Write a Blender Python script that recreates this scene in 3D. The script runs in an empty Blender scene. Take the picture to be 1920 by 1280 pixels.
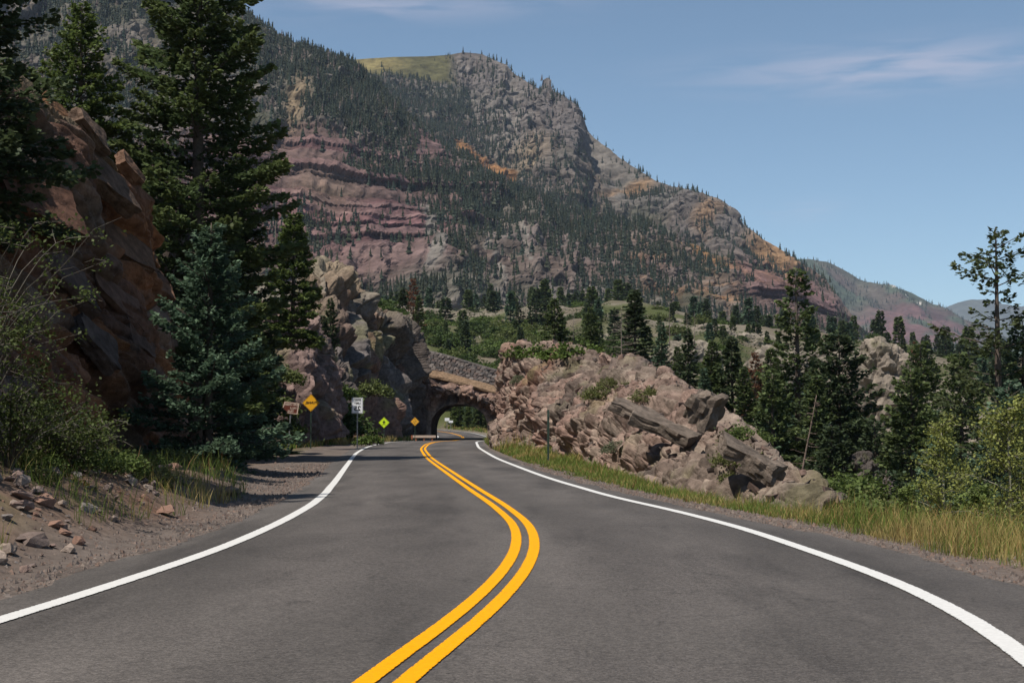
import bpy, bmesh, math, random
import numpy as np

S = bpy.context.scene
COL = S.collection
random.seed(7)

# ------------------------------------------------------------------ camera
F = 2667.0                      # focal length in photo pixels (1920 wide) = 50 mm on 36 mm
CAMZ = 1.4
PITCH = math.atan(155 / F)
cam_data = bpy.data.cameras.new("camera")
cam_data.lens = 50.0
cam_data.sensor_width = 36.0
cam_data.clip_start = 0.1
cam_data.clip_end = 60000
cam = bpy.data.objects.new("camera", cam_data)
COL.objects.link(cam)
cam.location = (0, 0, CAMZ)
cam.rotation_euler = (math.pi / 2 + PITCH, 0, 0)
S.camera = cam

# ------------------------------------------------------------------ sky, sun, exposure
SUN_AZ = math.atan2(-0.70, -0.71)          # towards the sun, measured from +Y to +X
SUN_EL = math.radians(62)
w = bpy.data.worlds.new("World")
S.world = w
w.use_nodes = True
nt = w.node_tree
for n in list(nt.nodes):
    nt.nodes.remove(n)


def N(tree, kind, **kw):
    n = tree.nodes.new(kind)
    for k, v in kw.items():
        if k.startswith("i_"):
            n.inputs[k[2:].replace("_", " ")].default_value = v
        else:
            setattr(n, k, v)
    return n


def wm(op, a=None, b=None, c=None):
    m = nt.nodes.new("ShaderNodeMath")
    m.operation = op
    for i, x in enumerate((a, b, c)):
        if x is None:
            continue
        if isinstance(x, (int, float)):
            m.inputs[i].default_value = x
        else:
            nt.links.new(x, m.inputs[i])
    return m.outputs[0]


wo = N(nt, "ShaderNodeOutputWorld")
bg = N(nt, "ShaderNodeBackground")
bg.inputs["Strength"].default_value = 0.10
sky = N(nt, "ShaderNodeTexSky", sky_type="NISHITA", sun_disc=False, sun_elevation=SUN_EL,
        sun_rotation=SUN_AZ, altitude=2400, air_density=1.0, dust_density=1.2, ozone_density=2.0)
tc = N(nt, "ShaderNodeTexCoord")
sep = N(nt, "ShaderNodeSeparateXYZ")
nt.links.new(tc.outputs["Generated"], sep.inputs[0])
az = wm("ARCTAN2", sep.outputs["X"], sep.outputs["Y"])
el = wm("ARCSINE", sep.outputs["Z"])
cmb = N(nt, "ShaderNodeCombineXYZ")
nt.links.new(wm("MULTIPLY", az, 9.0), cmb.inputs[0])
nt.links.new(wm("MULTIPLY", el, 70.0), cmb.inputs[1])
nz = N(nt, "ShaderNodeTexNoise", noise_dimensions="3D")
nz.inputs["Scale"].default_value = 1.6
nz.inputs["Detail"].default_value = 6
nz.inputs["Distortion"].default_value = 0.4
nt.links.new(cmb.outputs[0], nz.inputs["Vector"])
tot = None
# thin summer clouds: azimuth, elevation, half width, half height, amount
for a0, e0, wa, we, amt in ((0.272, 0.240, 0.135, 0.017, 0.95), (-0.10, 0.292, 0.13, 0.013, 0.8), (0.205, 0.146, 0.03, 0.010, 0.3),
                            (0.9, 0.25, 0.3, 0.03, 0.7), (-1.2, 0.35, 0.35, 0.05, 0.7), (2.2, 0.3, 0.4, 0.04, 0.7),
                            (-2.4, 0.28, 0.3, 0.03, 0.7), (0.1, 0.7, 0.5, 0.06, 0.6), (1.6, 0.6, 0.4, 0.06, 0.6)):
    dx = wm("DIVIDE", wm("SUBTRACT", az, a0), wa)
    dy = wm("DIVIDE", wm("SUBTRACT", el, e0), we)
    r2 = wm("ADD", wm("MULTIPLY", dx, dx), wm("MULTIPLY", dy, dy))
    g = wm("MULTIPLY", wm("EXPONENT", wm("MULTIPLY", r2, -1.4)), amt)
    tot = g if tot is None else wm("ADD", tot, g)
mr = N(nt, "ShaderNodeMapRange")
mr.inputs["From Min"].default_value = 0.36
mr.inputs["From Max"].default_value = 0.62
nt.links.new(nz.outputs["Fac"], mr.inputs["Value"])
cf = wm("MULTIPLY", wm("MULTIPLY", tot, mr.outputs[0]), 0.44)
mixc = N(nt, "ShaderNodeMix", data_type="RGBA")
nt.links.new(cf, mixc.inputs["Factor"])
tint = N(nt, "ShaderNodeVectorMath", operation="MULTIPLY"); tint.inputs[1].default_value = (0.90, 0.985, 0.94)
hsv = N(nt, "ShaderNodeHueSaturation"); hsv.inputs["Saturation"].default_value = 0.92; hsv.inputs["Value"].default_value = 1.04
nt.links.new(sky.outputs[0], hsv.inputs["Color"]); nt.links.new(hsv.outputs[0], tint.inputs[0]); nt.links.new(tint.outputs[0], mixc.inputs[6])
mixc.inputs[7].default_value = (5.6, 5.2, 6.0, 1)
nt.links.new(mixc.outputs[2], bg.inputs["Color"])
nt.links.new(bg.outputs[0], wo.inputs["Surface"])

sd = bpy.data.lights.new("sun", "SUN")
sd.energy = 5.0
sd.angle = math.radians(0.53)
sd.color = (1.0, 0.95, 0.87)
sun = bpy.data.objects.new("sun", sd)
COL.objects.link(sun)
TOSUN = np.array([math.sin(SUN_AZ) * math.cos(SUN_EL), math.cos(SUN_AZ) * math.cos(SUN_EL), math.sin(SUN_EL)])
from mathutils import Vector, Matrix
sun.rotation_euler = Vector(TOSUN).to_track_quat("Z", "Y").to_euler()
sun.location = (-30, -30, 60)

S.view_settings.view_transform = "Standard"
S.view_settings.look = "None"
S.view_settings.gamma = 1.0
S.view_settings.use_curve_mapping = False
S.view_settings.exposure = 0.27
S.cycles.max_bounces = 6
S.cycles.diffuse_bounces = 3
S.cycles.glossy_bounces = 2
S.cycles.transmission_bounces = 2
S.cycles.transparent_max_bounces = 6
S.cycles.volume_bounces = 0
S.cycles.use_denoising = True

# ------------------------------------------------------------------ numeric helpers


def P(px, py, d):
    """World point on the view ray of photo pixel (px, py) at distance d along +Y."""
    u = (px - 960) / F
    v = (640 - py) / F
    c, s = math.cos(PITCH), math.sin(PITCH)
    k = d / (c - s * v)
    return np.array([u * k, d, CAMZ + (v * c + s) * k])


def PP(px, py, d):
    px, py, d = np.broadcast_arrays(np.asarray(px, float), np.asarray(py, float), np.asarray(d, float))
    u = (px - 960) / F
    v = (640 - py) / F
    c, s = math.cos(PITCH), math.sin(PITCH)
    k = d / (c - s * v)
    return np.stack([u * k, d, CAMZ + (v * c + s) * k], -1)


def TOPIX(p):
    """Photo pixel of world points (used only to find which rock zone a point belongs to)."""
    c, s = math.cos(PITCH), math.sin(PITCH)
    X = p[..., 0]; Y = p[..., 1]; Z = p[..., 2] - CAMZ
    f = Y * c + Z * s
    v = -Y * s + Z * c
    return 960 + F * X / f, 640 - F * v / f


def sstep(a, b, x):
    t = np.clip((x - a) / (b - a), 0, 1)
    return t * t * (3 - 2 * t)


def _h(ix, iy, iz, seed):
    h = (ix.astype(np.uint32) * np.uint32(374761393)) ^ (iy.astype(np.uint32) * np.uint32(668265263)) ^ (iz.astype(np.uint32) * np.uint32(2246822519)) ^ np.uint32((seed * 3266489917 + 12345) & 0xffffffff)
    h = (h ^ (h >> np.uint32(15))) * np.uint32(2246822519)
    h = (h ^ (h >> np.uint32(13))) * np.uint32(3266489917)
    return h ^ (h >> np.uint32(16))


def hashf(ix, iy, iz, seed):
    return (_h(ix, iy, iz, seed) & np.uint32(0xffffff)).astype(np.float32) / np.float32(0xffffff)


def vnoise(p, seed=0):
    p = np.asarray(p, np.float32)
    i = np.floor(p).astype(np.int64)
    f = p - i
    f = f * f * (3 - 2 * f)
    out = 0
    for dx in (0, 1):
        wx = f[..., 0] if dx else 1 - f[..., 0]
        for dy in (0, 1):
            wy = f[..., 1] if dy else 1 - f[..., 1]
            for dz in (0, 1):
                wz = f[..., 2] if dz else 1 - f[..., 2]
                out = out + wx * wy * wz * hashf(i[..., 0] + dx, i[..., 1] + dy, i[..., 2] + dz, seed)
    return out * 2 - 1


def fbm(p, octv=4, seed=0, gain=0.5, lac=2.03):
    p = np.asarray(p, np.float32)
    a, s, t = 1.0, 0, 0
    for o in range(octv):
        s = s + a * vnoise(p, seed + o * 17)
        t += a
        a *= gain
        p = p * lac + 3.1
    return s / t


def ridged(p, octv=4, seed=0, gain=0.5):
    p = np.asarray(p, np.float32)
    a, s, t = 1.0, 0, 0
    for o in range(octv):
        s = s + a * (1 - np.abs(vnoise(p, seed + o * 17)) * 2)
        t += a
        a *= gain
        p = p * 2.07 + 5.3
    return s / t


def frame_from(normal, along=(0, 1, 0)):
    n = np.array(normal, float); n /= np.linalg.norm(n)
    a = np.array(along, float); a -= n * a.dot(n); a /= np.linalg.norm(a)
    b = np.cross(n, a)
    return np.stack([a, b, n], 1)          # columns: along the bed, down the bed, across the bed


def blocks(p, R, size, seed, amp, crack=0.0, tilt=0.35, warp=0.14, steep=7.0):
    """Jointed-rock displacement: flat-topped, tilted joint blocks with steep sides; the highest block shows at each point.
    Returns the displacement, three random numbers of the block and the margin to the next one."""
    q = ((p @ R) / np.array(size)).astype(np.float32)
    q = q + warp * np.stack([vnoise(q * 0.9, seed + 31 + k) for k in range(3)], -1)
    i = np.floor(q).astype(np.int64)
    n = q.shape[:-1]
    b1 = np.full(n, -9e9, np.float32); b2 = np.full(n, -9e9, np.float32)
    cell = np.zeros(q.shape, np.int64)
    for dx in (-1, 0, 1):
        for dy in (-1, 0, 1):
            for dz in (-1, 0, 1):
                c = i + np.array([dx, dy, dz])
                hs = [hashf(c[..., 0], c[..., 1], c[..., 2], seed + k) for k in (1, 2, 3, 11, 12, 13)]
                o = q - (c + 0.2 + 0.6 * np.stack(hs[:3], -1))
                ch = np.maximum(np.maximum(np.abs(o[..., 0]), np.abs(o[..., 1])), np.abs(o[..., 2]) * .9)
                v = (hs[3] * 2 - 1) + tilt * 3 * (o[..., 0] * (hs[4] - .5) + o[..., 1] * (hs[5] - .5)) - steep * np.maximum(ch - .34, 0)
                up = v > b1
                b2 = np.where(up, b1, np.maximum(b2, v))
                cell = np.where(up[..., None], c, cell)
                b1 = np.where(up, v, b1)
    h = np.stack([hashf(cell[..., 0], cell[..., 1], cell[..., 2], seed + k) for k in (11, 12, 13)], -1)
    e = b1 - b2
    d = amp * np.maximum(b1, -1.6)
    if crack:
        d = d - crack * np.exp(-(e / 0.25) ** 2)
    return d, h, e

# ------------------------------------------------------------------ mesh helpers


def mk_mesh(name, V, faces, mat=None, col=None, smooth=False, uv=None):
    """faces: an (n,k) array or a list of such arrays (k = 3 or 4)."""
    V = np.ascontiguousarray(np.asarray(V, np.float32).reshape(-1, 3))
    if not isinstance(faces, (list, tuple)):
        faces = [faces]
    faces = [np.asarray(f, np.int32) for f in faces if len(f)]
    me = bpy.data.meshes.new(name)
    me.vertices.add(len(V))
    me.vertices.foreach_set("co", V.ravel())
    loops = np.concatenate([f.ravel() for f in faces])
    sizes = np.concatenate([np.full(len(f), f.shape[1], np.int32) for f in faces])
    starts = np.concatenate([[0], np.cumsum(sizes)[:-1]]).astype(np.int32)
    me.loops.add(len(loops))
    me.loops.foreach_set("vertex_index", loops)
    me.polygons.add(len(sizes))
    me.polygons.foreach_set("loop_start", starts)
    me.polygons.foreach_set("loop_total", sizes)
    me.polygons.foreach_set("use_smooth", np.full(len(sizes), bool(smooth)))
    if col is not None:
        a = me.color_attributes.new("Col", "FLOAT_COLOR", "POINT")
        c4 = np.ones((len(V), 4), np.float32)
        c4[:, :3] = np.clip(np.asarray(col, np.float32).reshape(-1, 3), 0.002, 0.95)
        a.data.foreach_set("color", c4.ravel())
    if uv is not None:
        u = me.uv_layers.new(name="UVMap")
        u.data.foreach_set("uv", np.asarray(uv, np.float32)[loops].ravel())
    me.update(calc_edges=True)
    if mat is not None:
        me.materials.append(mat)
    return me


def link(name, me, parent=None, loc=None):
    o = bpy.data.objects.new(name, me)
    COL.objects.link(o)
    if parent is not None:
        o.parent = parent
    if loc is not None:
        o.location = loc
    return o


def tag(o, label=None, cat=None, group=None, kind=None):
    if label: o["label"] = label
    if cat: o["category"] = cat
    if group: o["group"] = group
    if kind: o["kind"] = kind
    return o


def empty(name, loc=(0, 0, 0), rz=0.0, sc=1.0):
    o = bpy.data.objects.new(name, None)
    o.empty_display_size = 0.3
    COL.objects.link(o)
    o.location = loc
    o.rotation_euler = (0, 0, rz)
    o.scale = (sc, sc, sc) if isinstance(sc, (int, float)) else sc
    return o


def copy_tree(o, parent=None):
    c = o.copy()
    COL.objects.link(c)
    c.parent = parent
    for ch in list(o.children):
        copy_tree(ch, c)
    return c


def grid_faces(ny, nx, close_x=False):
    i = np.arange(ny - 1)[:, None]
    j = np.arange(nx if close_x else nx - 1)[None, :]
    j2 = (j + 1) % nx
    a = i * nx + j; b = i * nx + j2; c = (i + 1) * nx + j2; d = (i + 1) * nx + j
    return np.stack([a, b, c, d], -1).reshape(-1, 4)


def grid_normals(G):
    du = np.gradient(G, axis=1)
    dv = np.gradient(G, axis=0)
    n = np.cross(du, dv)
    return n / (np.linalg.norm(n, axis=-1, keepdims=True) + 1e-9)


def tube(pts, r, n=6, cap=True):
    """Tapered tube through pts with radii r; returns V, list of faces."""
    pts = np.asarray(pts, float)
    m = len(pts)
    r = np.broadcast_to(np.asarray(r, float), (m,))
    t = np.gradient(pts, axis=0)
    t /= np.linalg.norm(t, axis=1, keepdims=True) + 1e-9
    ref = np.array([0.0, 0, 1]) if abs(t[0, 2]) < 0.9 else np.array([1.0, 0, 0])
    a = np.cross(t, ref); a /= np.linalg.norm(a, axis=1, keepdims=True) + 1e-9
    b = np.cross(t, a)
    ang = np.linspace(0, 2 * np.pi, n, endpoint=False)
    V = pts[:, None, :] + r[:, None, None] * (np.cos(ang)[None, :, None] * a[:, None, :] + np.sin(ang)[None, :, None] * b[:, None, :])
    V = V.reshape(-1, 3)
    fs = [grid_faces(m, n, True)]
    if cap:
        k = len(V)
        V = np.vstack([V, pts[-1:], pts[:1]])
        j = np.arange(n)
        fs.append(np.stack([(m - 1) * n + j, (m - 1) * n + (j + 1) % n, np.full(n, k)], 1))
        fs.append(np.stack([(j + 1) % n, j, np.full(n, k + 1)], 1))
    return V, fs


class MB:
    """Collects arrays of geometry into one mesh."""
    def __init__(self):
        self.V = []; self.Q = []; self.T = []; self.C = []; self.n = 0

    def add(self, V, faces, col=None):
        V = np.asarray(V, np.float32).reshape(-1, 3)
        if not isinstance(faces, (list, tuple)):
            faces = [faces]
        for f in faces:
            f = np.asarray(f, np.int64)
            if len(f):
                (self.Q if f.shape[1] == 4 else self.T).append(f + self.n)
        self.V.append(V)
        if col is None:
            col = (0.3, 0.3, 0.3)
        self.C.append(np.broadcast_to(np.asarray(col, np.float32), V.shape))
        self.n += len(V)

    def box(self, c, s, R=None, col=None):
        c = np.asarray(c, float); s = np.asarray(s, float) / 2
        v = np.array([[x, y, z] for x in (-1, 1) for y in (-1, 1) for z in (-1, 1)], float) * s
        if R is not None:
            v = v @ np.asarray(R).T
        f = np.array([[0, 1, 3, 2], [4, 6, 7, 5], [0, 4, 5, 1], [2, 3, 7, 6], [0, 2, 6, 4], [1, 5, 7, 3]])
        self.add(v + c, f, col)

    def mesh(self, name, mat=None, smooth=False):
        fs = []
        if self.Q: fs.append(np.concatenate(self.Q))
        if self.T: fs.append(np.concatenate(self.T))
        return mk_mesh(name, np.concatenate(self.V), fs, mat, np.concatenate(self.C), smooth)

# ------------------------------------------------------------------ materials


def new_mat(name):
    m = bpy.data.materials.new(name)
    m.use_nodes = True
    t = m.node_tree
    b = t.nodes["Principled BSDF"]
    b.inputs["Specular IOR Level"].default_value = 0.25
    return m, t, b


def vc_mat(name, scale=2.0, lo=0.6, hi=1.4, bump=0.3, bdist=0.05, rough=0.9, scale2=None, spec=0.15, detail=8, bscale=None):
    """Colour from the mesh's own colour attribute, broken up by two sizes of noise; fine relief by bump."""
    m, t, b = new_mat(name)
    b.inputs["Roughness"].default_value = rough
    b.inputs["Specular IOR Level"].default_value = spec
    at = N(t, "ShaderNodeAttribute", attribute_name="Col")
    tcn = N(t, "ShaderNodeTexCoord")
    n1 = N(t, "ShaderNodeTexNoise"); n1.inputs["Scale"].default_value = scale; n1.inputs["Detail"].default_value = detail
    n1.inputs["Roughness"].default_value = 0.65
    t.links.new(tcn.outputs["Object"], n1.inputs["Vector"])
    r = N(t, "ShaderNodeMapRange"); r.inputs["From Min"].default_value = 0.3; r.inputs["From Max"].default_value = 0.7
    r.inputs["To Min"].default_value = lo; r.inputs["To Max"].default_value = hi
    t.links.new(n1.outputs["Fac"], r.inputs["Value"])
    v = N(t, "ShaderNodeVectorMath", operation="SCALE")
    t.links.new(at.outputs["Color"], v.inputs[0]); t.links.new(r.outputs[0], v.inputs["Scale"])
    t.links.new(v.outputs[0], b.inputs["Base Color"])
    if bump:
        n2 = N(t, "ShaderNodeTexNoise"); n2.inputs["Scale"].default_value = bscale or scale * 1.7; n2.inputs["Detail"].default_value = 10
        n2.inputs["Roughness"].default_value = 0.7
        t.links.new(tcn.outputs["Object"], n2.inputs["Vector"])
        bp = N(t, "ShaderNodeBump"); bp.inputs["Strength"].default_value = bump; bp.inputs["Distance"].default_value = bdist
        t.links.new(n2.outputs["Fac"], bp.inputs["Height"]); t.links.new(bp.outputs[0], b.inputs["Normal"])
    return m


def leaf_mat(name, trans=0.3, rough=0.6):
    m = bpy.data.materials.new(name); m.use_nodes = True
    t = m.node_tree
    for n in list(t.nodes): t.nodes.remove(n)
    out = N(t, "ShaderNodeOutputMaterial")
    at = N(t, "ShaderNodeAttribute", attribute_name="Col")
    d = N(t, "ShaderNodeBsdfPrincipled"); d.inputs["Roughness"].default_value = rough; d.inputs["Specular IOR Level"].default_value = 0.2
    tr = N(t, "ShaderNodeBsdfTranslucent")
    mx = N(t, "ShaderNodeMixShader"); mx.inputs[0].default_value = trans
    t.links.new(at.outputs["Color"], d.inputs["Base Color"]); t.links.new(at.outputs["Color"], tr.inputs["Color"])
    t.links.new(d.outputs[0], mx.inputs[1]); t.links.new(tr.outputs[0], mx.inputs[2]); t.links.new(mx.outputs[0], out.inputs["Surface"])
    return m


def flat_mat(name, c, rough=0.6, spec=0.3, metal=0.0):
    m, t, b = new_mat(name)
    n1 = N(t, "ShaderNodeTexNoise"); n1.inputs["Scale"].default_value = 14; n1.inputs["Detail"].default_value = 5
    r = N(t, "ShaderNodeMapRange"); r.inputs["To Min"].default_value = 0.85; r.inputs["To Max"].default_value = 1.12
    t.links.new(n1.outputs["Fac"], r.inputs["Value"])
    v = N(t, "ShaderNodeVectorMath", operation="SCALE"); v.inputs[0].default_value = c
    t.links.new(r.outputs[0], v.inputs["Scale"]); t.links.new(v.outputs[0], b.inputs["Base Color"])
    b.inputs["Roughness"].default_value = rough; b.inputs["Specular IOR Level"].default_value = spec; b.inputs["Metallic"].default_value = metal
    return m


M_ROCK = vc_mat("rock", 3.0, 0.52, 1.48, 1.0, 0.12, 0.92, bscale=4.5)
M_ROCKFAR = vc_mat("rock_far", 0.9, 0.55, 1.45, 0.6, 0.25, 0.95)
M_MOUNT = vc_mat("mountain_rock", 0.09, 0.55, 1.45, 0.7, 3.0, 0.97, bscale=0.12)
M_FARM = vc_mat("far_mountain_rock", 0.02, 0.6, 1.4, 0.6, 10.0, 0.97)
M_EARTH = vc_mat("earth", 5.0, 0.65, 1.35, 0.6, 0.04, 0.95)
M_STONE = vc_mat("stone", 6.0, 0.7, 1.3, 0.5, 0.03, 0.9)
M_BARK = vc_mat("bark", 7.0, 0.6, 1.3, 0.8, 0.03, 0.95)
M_NEEDLE = leaf_mat("needles", 0.35)
M_LEAF = leaf_mat("leaves", 0.35)
M_GRASS = leaf_mat("grass_blades", 0.35)

# ------------------------------------------------------------------ the road's course (metres; y is distance ahead)
YL = [-120, -40, 0, 9.96, 11.3, 13.2, 15.2, 17.4, 20.4, 24.7, 30.6, 39.3, 51.2, 67.9, 86.8, 110, 140, 165, 182, 200, 220, 250, 290, 340]
XL_ = [-22, -8.6, -4.6, -3.58, -3.46, -3.34, -3.22, -3.20, -3.24, -3.42, -3.88, -4.72, -5.85, -7.43, -8.8, -9.5, -9.55, -9.45, -9.5, -10.3, -13, -21, -38, -62]
YC = [-120, -40, 0, 7.8, 8.93, 10.4, 12.4, 14.9, 17.4, 19.9, 24.4, 30.6, 42.4, 57.4, 79.4, 98.3, 117, 140, 165, 182, 200, 220, 250, 290, 340]
XC_ = [-18.8, -5.2, -1.55, -.68, -.48, -.27, -.05, .13, .18, .12, -.24, -.85, -1.95, -3.34, -5.0, -5.85, -6.2, -6.2, -6.1, -6.2, -7.0, -9.6, -17.4, -34.5, -58.5]
YR = [-120, -40, 0, 8.53, 9.2, 10.3, 11.6, 13.0, 15.06, 18.8, 22.5, 26.5, 34.9, 45.5, 57, 83, 113, 140, 165, 182, 200, 220, 250, 290, 340]
XR_ = [-15.6, -1.9, 1.6, 3.05, 3.15, 3.26, 3.33, 3.34, 3.25, 3.05, 2.6, 1.95, 1.0, .22, -.62, -1.95, -2.85, -2.9, -2.85, -2.95, -3.7, -6.2, -13.9, -31, -55]
_yy = np.arange(-121, 345, 0.25)


def _smooth(Y, X, s):
    v = np.interp(_yy, Y, X)
    k = np.exp(-0.5 * (np.arange(-60, 61) * 0.25 / s) ** 2); k /= k.sum()
    vp = np.concatenate([v[0] + (np.arange(-60, 0)) * (v[1] - v[0]), v, v[-1] + np.arange(1, 61) * (v[-1] - v[-2])])
    return np.convolve(vp, k, "valid")


_fl = np.where(_yy < 30, _smooth(YL, XL_, 0.9), _smooth(YL, XL_, 4.0))
_fl = np.convolve(np.pad(_fl, 4, "edge"), np.ones(9) / 9, "valid")
_fc = np.convolve(np.pad(np.where(_yy < 30, _smooth(YC, XC_, 1.0), _smooth(YC, XC_, 4.0)), 4, "edge"), np.ones(9) / 9, "valid")
_fr = np.convolve(np.pad(np.where(_yy < 30, _smooth(YR, XR_, 1.0), _smooth(YR, XR_, 4.0)), 4, "edge"), np.ones(9) / 9, "valid")


def xl(y): return np.interp(y, _yy, _fl)
def xc(y): return np.interp(y, _yy, _fc)
def xr(y): return np.interp(y, _yy, _fr)
def zr(y): return np.interp(y, [-200, 95, 110, 125, 150, 165, 182, 200, 230, 260, 300, 345], [0, 0, -.03, -.13, -.36, -.45, -.45, -.3, .25, .7, 1.5, 2.5])


_NS = 3


def ground_z(x, y, noise=True):
    x = np.asarray(x, float); y = np.asarray(y, float)
    ye = np.clip(y, -120, 340)
    z0 = zr(ye)
    a = xl(ye) - x                   # metres left of the left line
    b = x - xr(ye)                   # metres right of the right line
    foot = np.interp(ye, [0, 12, 20, 30, 40, 50, 60, 75, 90, 120, 140, 155, 165, 182, 190, 230, 260], [2.0, 2.2, 3.2, 4.5, 5.0, 5.8, 8.5, 9, 8.5, 6, 4, 2.5, 2, 2, 6, 7, 7])
    k = np.maximum(0, a - foot)
    hl = np.where(k < 10, 0.95 * k * sstep(0, 2.5, k), 9.5 + 0.42 * (k - 10))
    hl = np.minimum(hl, 60)
    bank = 0.75 * sstep(1.2, 3.4, a) * np.interp(ye, [0, 18, 30, 45], [1, 1, .6, 0])
    dropstart = np.interp(ye, [0, 15, 25, 40, 80, 160], [5.0, 5.0, 4.6, 6, 8, 8])
    q = np.maximum(0, b - dropstart)
    hr = 0.18 * sstep(0.8, 2.2, b) * np.interp(ye, [0, 60, 80, 160], [0, 0, .6, 1.0]) - np.clip(b - 1.1, 0, 5) * np.interp(ye, [0, 12, 18, 24, 30, 38, 55, 72, 90], [.03, .04, .08, .15, .21, .22, .14, .03, 0]) - np.minimum(0.42 * q * sstep(0, 4, q), 11)
    near = z0 + np.where(a > 0, hl + bank, 0) + np.where(b > 0, hr, 0)
    bench = np.interp(y, [150, 200, 250, 262, 300, 350, 420, 600, 900, 1500, 2500], [-10, -1, 3, 10.5, 17.5, 25, 33, 49, 56, 30, 0])
    ang = x / np.maximum(y, 50)
    bench = bench * (1 - 0.52 * np.clip((ang - 0.08) / 0.26, 0, 1)) + np.maximum(0, -x - 60) * 0.25 * sstep(180, 300, y)
    if noise:
        p = np.stack([x / 38, y / 38, np.zeros_like(x)], -1)
        bench = bench + 7 * sstep(240, 330, y) * fbm(p, 4, 5) * (y < 1200) + 2.2 * sstep(150, 220, y) * fbm(p * 5, 4, 9)
    corr = sstep(22, 10, np.abs(x - np.interp(ye, _yy, _fc) + 0)) * sstep(258, 246, y)
    wb = sstep(170, 235, y) * (1 - corr)
    z = near * (1 - wb) + bench * wb
    if noise:
        rough = np.clip(np.maximum(a - 1.0, b - 1.2), 0, 1.5) / 1.5
        p = np.stack([x / 1.6, y / 1.6, np.zeros_like(x)], -1)
        z = z + rough * 0.16 * fbm(p, 4, 21)
    z = np.where(y > 2600, -20, z)
    return z


# ground sheet: fine near the road, out to the horizon
ys = np.concatenate([np.arange(-120, 0, 4), np.arange(0, 40, 0.33), np.arange(40, 120, 0.8), np.arange(120, 260, 1.6), np.arange(260, 460, 2.5),
                     np.arange(460, 900, 12), [900, 1000, 1200, 1500, 1900, 2500, 2700, 4000, 8000, 16000, 30000]])
eo = np.concatenate([[-30000, -9000, -4000, -2000, -1000, -600, -420], np.arange(-320, -90, 9.0), np.arange(-90, -24, 2.6), np.arange(-24, -12, 0.7), np.arange(-12, 14, 0.28),
                     np.arange(14, 34, 0.9), np.arange(34, 110, 2.4), np.arange(110, 330, 7.0), [420, 600, 1000, 2000, 4000, 9000, 30000]])
gy, ge = np.meshgrid(ys, eo, indexing="ij")
gx = ge + xc(np.clip(gy, -120, 250))
gz = ground_z(gx, gy)
G = np.stack([gx, gy, gz], -1)
a_ = xl(np.clip(gy, -120, 340)) - gx
b_ = gx - xr(np.clip(gy, -120, 340))
n1 = fbm(G / 2.3, 4, 40); n2 = fbm(G / 14.0, 4, 50); n3 = fbm(G / 0.7, 2, 60)
gravel = np.array([0.115, 0.092, 0.078]); dirt = np.array([0.13, 0.085, 0.06]); dgreen = np.array([0.075, 0.085, 0.03]); straw = np.array([0.22, 0.17, 0.075])
pale = np.array([0.165, 0.14, 0.108]); rust = np.array([0.135, 0.068, 0.042])
gc = np.zeros(G.shape) + dirt


def mixc3(c, t, w_):
    return c * (1 - w_[..., None]) + np.asarray(t) * w_[..., None]


gc = mixc3(gc, rust, sstep(0.0, 0.5, n1) * 0.7)
gc = mixc3(gc, np.array([.075, .08, .03]), sstep(.1, .45, n2 + .5 * n3) * sstep(1.5, 2.6, a_) * .7)
gc = mixc3(gc, gravel, sstep(np.interp(gy, [0, 24, 34], [2.3, 2.3, 4.2]), np.interp(gy, [0, 24, 34], [1.2, 1.2, 2.0]), a_ + .6 * n1) * sstep(-1, 0, a_))
gc = mixc3(gc, gravel, sstep(2.2, 1.2, b_ + 0.6 * n1) * sstep(-1, 0, b_))
gc = mixc3(gc, straw * .8, sstep(1.6, 2.6, b_ + 0.6 * n1) * sstep(-.3, .3, n2) * (gy < 170))
gc = mixc3(gc, dgreen, sstep(1.6, 2.6, b_ + 0.6 * n1) * sstep(.3, -.3, n2) * (gy < 170))
far = sstep(170, 215, gy)
bench_c = mixc3(np.zeros(G.shape) + np.array([.12, .098, .07]), dgreen * .75, sstep(-.15, .25, n2 + 0.5 * n1 * .5))
kn = ridged(G / 26.0, 4, 71)
bench_c = mixc3(bench_c, pale, sstep(.35, .6, kn) * 0.85)
gc = gc * (1 - far[..., None]) + bench_c * far[..., None]
gc = gc * (1 + 0.3 * n3[..., None])
tag(link("ground", mk_mesh("ground", G, grid_faces(*G.shape[:2]), M_EARTH, gc, True)), kind="structure")

# ------------------------------------------------------------------ asphalt and paint


def strip(ysamp, fa, fb, nx, dz):
    t = np.linspace(0, 1, nx)
    A = fa(ysamp)[:, None] * (1 - t) + fb(ysamp)[:, None] * t
    Y = np.broadcast_to(ysamp[:, None], A.shape)
    V = np.stack([A, Y, zr(Y) + dz], -1)
    uv = np.stack([np.broadcast_to(t, A.shape), Y], -1).reshape(-1, 2)
    return V, grid_faces(*A.shape), uv


yroad = np.concatenate([np.arange(-120, 0, 2.0), np.arange(0, 60, 0.33), np.arange(60, 340, 1.0)])


def edge_l(y): return xl(y) - (0.62 + 0.10 * vnoise(np.stack([y * 1.3, y * 0, y * 0], -1), 3) + 0.05 * vnoise(np.stack([y * 5, y * 0, y * 0], -1), 4)) - np.interp(y, [0, 25, 40, 55, 75, 95], [.1, .1, 0, 0, 0, 0])


def edge_r(y): return xr(y) + (0.55 + 0.10 * vnoise(np.stack([y * 1.3, y * 0, y * 0], -1), 5) + 0.05 * vnoise(np.stack([y * 5, y * 0, y * 0], -1), 6)) + np.interp(y, [0, 14, 22, 40], [.75, .5, .1, -.05])


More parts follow.
